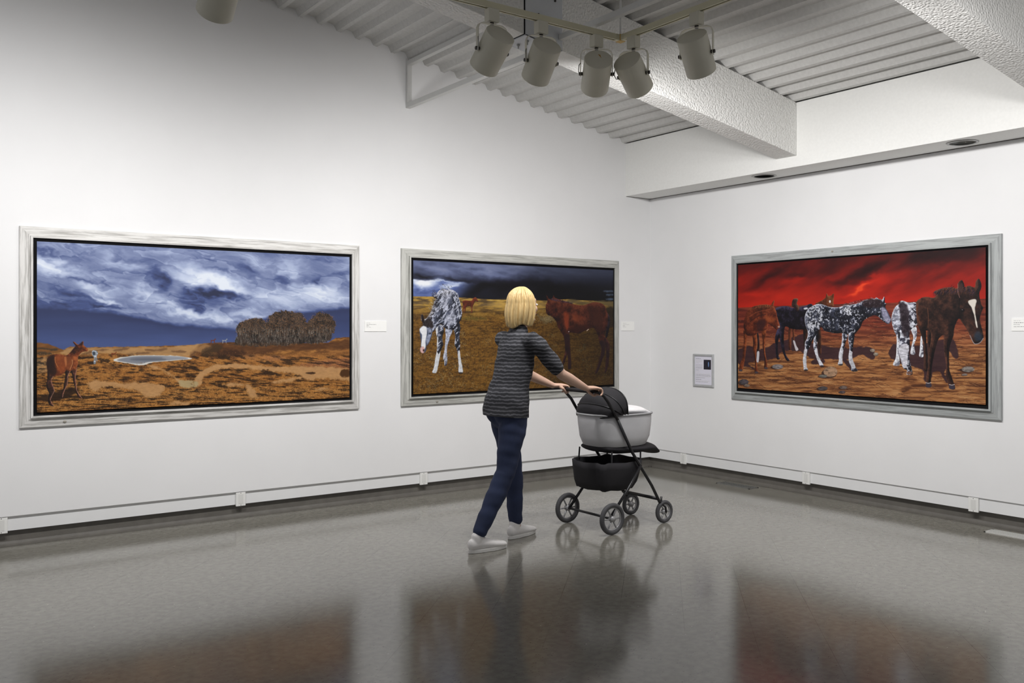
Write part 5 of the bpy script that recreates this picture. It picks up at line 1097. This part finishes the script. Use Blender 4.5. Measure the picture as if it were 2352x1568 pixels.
# bobbed hair: thick shell open at the face, locks as ridges
bm = bmesh.new(); NU, NV = 120, 40; grid = []
rnd = np.random.RandomState(4); ph = rnd.rand(8)*6.28
for j in range(NV+1):
    v = j/NV; row = []
    for i in range(NU+1):
        u = (i/NU)*2-1                           # -1..1 round the back, from one cheek to the other
        a = math.pi+u*math.radians(118)*(1-0.0*v)
        lock = 0.0045*math.sin(u*38+ph[0]+3*v)+0.003*math.sin(u*71+ph[1]-2*v)
        if v < 0.5:
            t = v/0.5*math.pi/2; r = math.sin(t); zc = math.cos(t)
            p = HC+Vector((-0.010, 0, 0.022))+Vector((math.cos(a)*r*0.106, math.sin(a)*r*0.088, zc*0.110))
            dirv = Vector((math.cos(a)*r, math.sin(a)*r, zc))
        else:
            t = (v-0.5)/0.5; drop = 0.165+0.010*math.sin(u*9+ph[2])-0.02*abs(u)
            rr = 1.0+0.10*math.sin(t*math.pi*0.8)-0.22*t*t
            p = HC+Vector((-0.010-0.012*t, 0, 0.022))+Vector((math.cos(a)*0.106*rr, math.sin(a)*0.088*rr, -drop*t))
            dirv = Vector((math.cos(a), math.sin(a), 0))
        row.append(bm.verts.new(p+dirv*lock*min(1, v*3)))
    grid.append(row)
for j in range(NV):
    for i in range(NU): bm.faces.new((grid[j][i], grid[j][i+1], grid[j+1][i+1], grid[j+1][i]))
bmesh.ops.remove_doubles(bm, verts=bm.verts, dist=0.0005)
bmesh.ops.recalc_face_normals(bm, faces=bm.faces)
h = fin('hair', bm, HAIR, per, True); md = h.modifiers.new('thick', 'SOLIDIFY'); md.thickness = 0.014; md.offset = -0.3
# shirt
def wrinkle(amp, fz=26, seed=1):
    def f(co):
        x, y, z = co[:, 0], co[:, 1], co[:, 2]
        return amp*(np.sin(z*fz+3*np.sin(x*11+seed)+2.2*np.sin(y*9))*0.6+np.sin(z*fz*2.1+x*31+y*17+seed)*0.25+np.sin(x*47-z*19)*0.2)
    return f
bm = bmesh.new()
loft(bm, [((0.003, 0, 0.84), 0.188, 0.142), ((0.005, 0, 0.90), 0.187, 0.140), ((0.012, 0, 0.96), 0.180, 0.136), ((0.045, 0, 1.08), 0.160, 0.114), ((0.08, 0, 1.22), 0.165, 0.110), ((0.095, 0, 1.32), 0.168, 0.104), ((0.105, 0, 1.385), 0.135, 0.082), ((0.113, 0, 1.425), 0.074, 0.064)], 28)
for s in (-1, 1):
    S, E_ = sho[s], elb[s]
    loft(bm, [((0.10, s*0.085, 1.362), 0.056, 0.052, (1, 0, 0)), ((S[0]-0.001, S[1]-s*0.004, S[2]-0.010), 0.064, 0.060, (1, 0, 0)), (lerp(S, E_, .22), 0.060, 0.058, (1, 0, 0)), (lerp(S, E_, .5), 0.057, 0.055, (1, 0, 0)), (lerp(S, E_, .82), 0.054, 0.052, (1, 0, 0))], 18)
voxel('shirt', bm, 0.006, 4, SHIRT, per, wrinkle(0.004, 34), cut=0.858)
# trousers
bm = bmesh.new()
loft(bm, [((0.022, 0, 0.86), 0.160, 0.108), ((0.028, 0, 0.93), 0.158, 0.106), ((0.036, 0, 0.985), 0.140, 0.098)], 26)
for s in (-1, 1):
    cuff = lerp(knee[s], ankle[s], .93)
    loft(bm, [((hip[s][0], hip[s][1]*.9, 0.90), 0.092, 0.098), (lerp(hip[s], knee[s], .35), 0.088, 0.092), (lerp(hip[s], knee[s], .7), 0.074, 0.076), (knee[s], 0.065, 0.066), (lerp(knee[s], ankle[s], .35), 0.064, 0.064), (lerp(knee[s], ankle[s], .7), 0.055, 0.054), (cuff, 0.051, 0.050)], 20)
ellipsoid(bm, (-0.030, -0.045, 0.895), (0.085, 0.085, 0.10)); ellipsoid(bm, (-0.030, 0.045, 0.895), (0.085, 0.085, 0.10))
voxel('trousers', bm, 0.006, 4, PANTS, per, wrinkle(0.0035, 40, 3))
for s, yaw, off in ((-1, 0.0, (0, 0, 0)), (1, 0.28, (0, 0, 0))):
    A = Vector(ankle[s]); M = Matrix.Translation((A.x, A.y, 0)) @ Matrix.Rotation(yaw, 4, 'Z')
    T = lambda p: M @ Vector(p)
    bm = bmesh.new()
    yd = tuple(Matrix.Rotation(yaw, 3, 'Z') @ Vector((0, 1, 0)))
    loft(bm, [(T((-0.052, 0, 0.052)), 0.030, 0.040, yd), (T((-0.01, 0, 0.058)), 0.036, 0.045, yd), (T((0.05, 0, 0.050)), 0.040, 0.038, yd), (T((0.11, 0, 0.040)), 0.045, 0.029, yd), (T((0.165, 0, 0.034)), 0.042, 0.023, yd), (T((0.195, 0, 0.031)), 0.034, 0.018, yd)], 20)
    loft(bm, [(T((-0.012, 0, 0.07)), 0.036, 0.046, yd), (T((-0.010, 0, 0.100)), 0.036, 0.044, yd)], 16)
    sh = voxel('shoe', bm, 0.0045, 3, SHOE, per)
    bm = bmesh.new(); n = 36; lo = []; hi = []
    for k in range(n):
        a = 2*math.pi*k/n; cx_ = math.cos(a); x = 0.064+0.155*cx_*(1 if cx_ > 0 else 0.93); y = math.sin(a)*(0.044 if cx_ > 0 else 0.038)
        lo.append(bm.verts.new(T((x, y, 0.001)))); hi.append(bm.verts.new(T((x, y, 0.024))))
    for k in range(n): bm.faces.new((lo[k], lo[(k+1) % n], hi[(k+1) % n], hi[k]))
    bm.faces.new(lo[::-1]); bm.faces.new(hi)
    fin('sole', bm, SOLE, sh, bevel=0.003)
    bm = bmesh.new()
    for k in range(4):
        x = 0.045+0.02*k; z = 0.094-0.0095*k; tube(bm, [T((x-0.008, -0.018, z-0.006)), T((x, 0, z)), T((x+0.008, 0.018, z-0.006))], 0.0022, 6)
    fin('laces', bm, SHOE, sh, True)
tag(per, 'person with blonde hair in a striped top and navy trousers, walking and pushing a stroller', 'person')

# ------------------------------------------------------------------ stroller
SO = Vector((-3.14, -1.82, 0))
st = empty('stroller', SO+Vector((1.0, 0, 0)))
SB = Vector((1.0, 0, 0))      # parts below are written in the person's frame
def sp(o): o.parent = st; o.location = -SB; return o
FR = mat('black_stroller_tube', (0.02, 0.02, 0.022), 0.35, metal=0.4); FAB = mat('pale_grey_fabric', (0.60, 0.60, 0.62), 0.85, bump=0.3, bscale=260, var=0.06, vscale=7, dist=0.001)
BF = mat('black_fabric', (0.014, 0.013, 0.016), 0.85, bump=0.3, bscale=220, var=0.2, dist=0.001); RUB = mat('grey_rubber_tyre', (0.07, 0.07, 0.075), 0.7); HUB = mat('grey_hub', (0.35, 0.35, 0.36), 0.4, metal=0.3)
HWD = 0.225
bm = bmesh.new()
bar = [(0.745, -HWD+0.02, 0.93), (0.70, -HWD+0.015, 0.975), (0.668, -HWD+0.03, 0.998), (BARX, -HWD+0.06, BARZ)]
bar += [(BARX, 0, BARZ)]+[(x, -y, z) for x, y, z in bar[::-1]]
tube(bm, [(0.835, -HWD+0.02, 0.80)]+bar+[(0.835, HWD-0.02, 0.80)], 0.011, 14)
hb = sp(fin('handlebar', bm, FR, None, True))
bm = bmesh.new(); tube(bm, [(BARX, -0.15, BARZ), (BARX, 0.15, BARZ)], 0.0145, 16); g = fin('foam_grip', bm, BF, None, True); g.parent = hb
for s in (-1, 1):
    y = s*HWD
    bm = bmesh.new(); tube(bm, [(0.835, s*(HWD-0.02), 0.80), (0.97, s*(HWD-0.015), 0.56), (1.16, y*.97, 0.30), (1.275, y*.80, 0.165), (1.30, y*.80, 0.14)], 0.011, 12); sp(fin('side_tube', bm, FR, None, True))
    bm = bmesh.new(); tube(bm, [(1.05, y*.98, 0.46), (0.90, y, 0.28), (0.745, y, 0.115)], 0.0105, 12); sp(fin('rear_strut', bm, FR, None, True))
bm = bmesh.new(); tube(bm, [(0.745, -HWD-0.005, 0.112), (0.745, HWD+0.005, 0.112)], 0.009, 12); sp(fin('rear_axle', bm, FR, None, True))
bm = bmesh.new(); tube(bm, [(1.25, -HWD*.84, 0.19), (1.27, 0, 0.185), (1.25, HWD*.84, 0.19)], 0.012, 10); sp(fin('foot_bar', bm, FR, None, True))
def wheel(x, y, r, wdt):
    bm = bmesh.new(); n = 40; m_ = 10; R = []
    for k in range(n):
        a = 2*math.pi*k/n; ring = []
        for q in range(m_):
            b = 2*math.pi*q/m_; rr = r-wdt/2+math.cos(b)*wdt/2; ring.append(bm.verts.new((x+rr*math.cos(a), y+math.sin(b)*wdt/2, r+rr*math.sin(a))))
        R.append(ring)
    for k in range(n):
        for q in range(m_): bm.faces.new((R[k][q], R[(k+1) % n][q], R[(k+1) % n][(q+1) % m_], R[k][(q+1) % m_]))
    wh = sp(fin('wheel', bm, RUB, None, True))
    bm = bmesh.new()
    tube(bm, [(x, y-wdt*.5, r), (x, y+wdt*.5, r)], 0.02, 20)
    for k in range(6):
        a = 2*math.pi*k/6; tube(bm, [(x+0.015*math.cos(a), y, r+0.015*math.sin(a)), (x+(r-wdt*.8)*math.cos(a), y, r+(r-wdt*.8)*math.sin(a))], 0.006, 8)
    rim = []
    n = 32
    for k in range(n): a = 2*math.pi*k/n; rim.append((x+(r-wdt*.95)*math.cos(a), y, r+(r-wdt*.95)*math.sin(a)))
    tube(bm, rim, 0.007, 8, closed=True)
    h_ = fin('hub', bm, HUB, None, True); h_.parent = wh
for s in (-1, 1):
    wheel(0.745, s*(HWD+0.022), 0.112, 0.034)
    wheel(1.325, s*(HWD*.80), 0.085, 0.030)
    bm = bmesh.new(); tube(bm, [(1.295, s*HWD*.80, 0.20), (1.295, s*HWD*.80, 0.150), (1.318, s*HWD*.80+s*0.022, 0.12), (1.325, s*HWD*.80+s*0.022, 0.085), (1.325, s*HWD*.80, 0.085)], 0.008, 10); sp(fin('caster_fork', bm, FR, None, True))
# pale grey seat shell: deep padded tub
bm = bmesh.new(); n = 28; secs = []
def tub(z, x0, x1, hy, e=3.0):
    out = []
    for k in range(n):
        a = 2*math.pi*k/n; c_, s_ = math.cos(a), math.sin(a)
        out.append(((x0+x1)/2+(x1-x0)/2*math.copysign(abs(c_)**(2/e), c_), hy*math.copysign(abs(s_)**(2/e), s_), z))
    return out
L1 = [tub(0.585, 0.80, 1.18, 0.15), tub(0.60, 0.76, 1.22, 0.178), tub(0.66, 0.735, 1.25, 0.196), tub(0.76, 0.72, 1.265, 0.202), tub(0.82, 0.715, 1.265, 0.204), tub(0.832, 0.722, 1.258, 0.198), tub(0.82, 0.735, 1.245, 0.186), tub(0.70, 0.75, 1.22, 0.17), tub(0.63, 0.78, 1.19, 0.15)]
R = [[bm.verts.new(p) for p in q] for q in L1]
for A, B in zip(R, R[1:]):
    for k in range(n): bm.faces.new((A[k], A[(k+1) % n], B[(k+1) % n], B[k]))
bm.faces.new(R[0][::-1]); bm.faces.new(R[-1])
tb = sp(fin('seat_shell', bm, FAB, None, True))
bm = bmesh.new(); pts = tub(0.826, 0.712, 1.268, 0.206); tube(bm, pts, 0.008, 8, closed=True); q = fin('rim_piping', bm, mat('grey_piping', (0.30, 0.30, 0.31), 0.7), None, True); q.parent = tb
bm = bmesh.new(); loft(bm, [((0.84, 0, 0.845), 0.150, 0.030), ((1.00, 0, 0.850), 0.165, 0.034), ((1.16, 0, 0.843), 0.16, 0.032), ((1.22, 0, 0.825), 0.14, 0.025)], 20)
bl = sp(fin('blanket', bm, mat('soft_white_blanket', (0.72, 0.71, 0.72), 0.9, bump=0.5, bscale=120, var=0.05, dist=0.003), None, True))
# black folding hood in three gathered panels
bm = bmesh.new(); NA, NB = 30, 24; G = []
for i in range(NA+1):
    ta = i/NA; ang = math.radians(188-ta*96)
    row = []
    for j in range(NB+1):
        b = math.pi*j/NB; rr = 0.212+0.010*abs(math.sin(ta*math.pi*3))*math.sin(b)
        y = -math.cos(b)*0.205; ru = math.sin(b)**0.6
        row.append(bm.verts.new((0.935+math.cos(ang)*rr*(0.25+0.75*ru), y, 0.832+math.sin(ang)*rr*ru*0.86)))
    G.append(row)
for i in range(NA):
    for j in range(NB): bm.faces.new((G[i][j], G[i+1][j], G[i+1][j+1], G[i][j+1]))
bmesh.ops.remove_doubles(bm, verts=bm.verts, dist=0.0004)
hd = sp(fin('hood', bm, BF, None, True)); md = hd.modifiers.new('t', 'SOLIDIFY'); md.thickness = 0.006
for ta in (0.0, 0.333, 0.667, 1.0):
    ang = math.radians(188-ta*96); pts = []
    for j in range(NB+1):
        b = math.pi*j/NB; ru = math.sin(b)**0.6; rr = 0.213; pts.append((0.935+math.cos(ang)*rr*(0.25+0.75*ru), -math.cos(b)*0.207, 0.832+math.sin(ang)*rr*ru*0.86))
    bm = bmesh.new(); tube(bm, pts, 0.005, 8); r_ = fin('hood_rib', bm, FR, None, True); r_.parent = hd
# black seat base and footrest
bm = bmesh.new(); loft(bm, [((0.80, 0, 0.585), 0.155, 0.03), ((0.95, 0, 0.575), 0.19, 0.045), ((1.12, 0, 0.57), 0.19, 0.045), ((1.26, 0, 0.565), 0.165, 0.035), ((1.32, 0, 0.53), 0.14, 0.025)], 22)
sp(fin('seat_base', bm, BF, None, True))
# black underseat basket with gathered top
bm = bmesh.new(); n = 28
def bas(z, x0, x1, hy):
    out = []
    for k in range(n):
        a = 2*math.pi*k/n; c_, s_ = math.cos(a), math.sin(a); out.append(((x0+x1)/2+(x1-x0)/2*math.copysign(abs(c_)**.42, c_), hy*math.copysign(abs(s_)**.42, s_), z+0.006*math.sin(k*1.7)))
    return out
R = [[bm.verts.new(p) for p in q] for q in (bas(0.285, 0.76, 1.02, 0.15), bas(0.290, 0.73, 1.05, 0.175), bas(0.34, 0.715, 1.09, 0.19), bas(0.44, 0.70, 1.13, 0.195), bas(0.49, 0.695, 1.14, 0.197), bas(0.485, 0.71, 1.12, 0.185), bas(0.36, 0.73, 1.07, 0.175), bas(0.30, 0.76, 1.02, 0.15))]
for A, B in zip(R, R[1:]):
    for k in range(n): bm.faces.new((A[k], A[(k+1) % n], B[(k+1) % n], B[k]))
bm.faces.new(R[0][::-1]); bm.faces.new(R[-1])
sp(fin('basket', bm, BF, None, True))
for s in (-1, 1):
    for x in (0.80, 1.08):
        bm = bmesh.new(); tube(bm, [(x, s*0.182, 0.485), (x+0.005, s*0.178, 0.57)], 0.006, 6); sp(fin('basket_strap', bm, BF, None))
tag(st, 'stroller with a black hood, pale grey seat shell and black basket, pushed by the person', 'stroller')
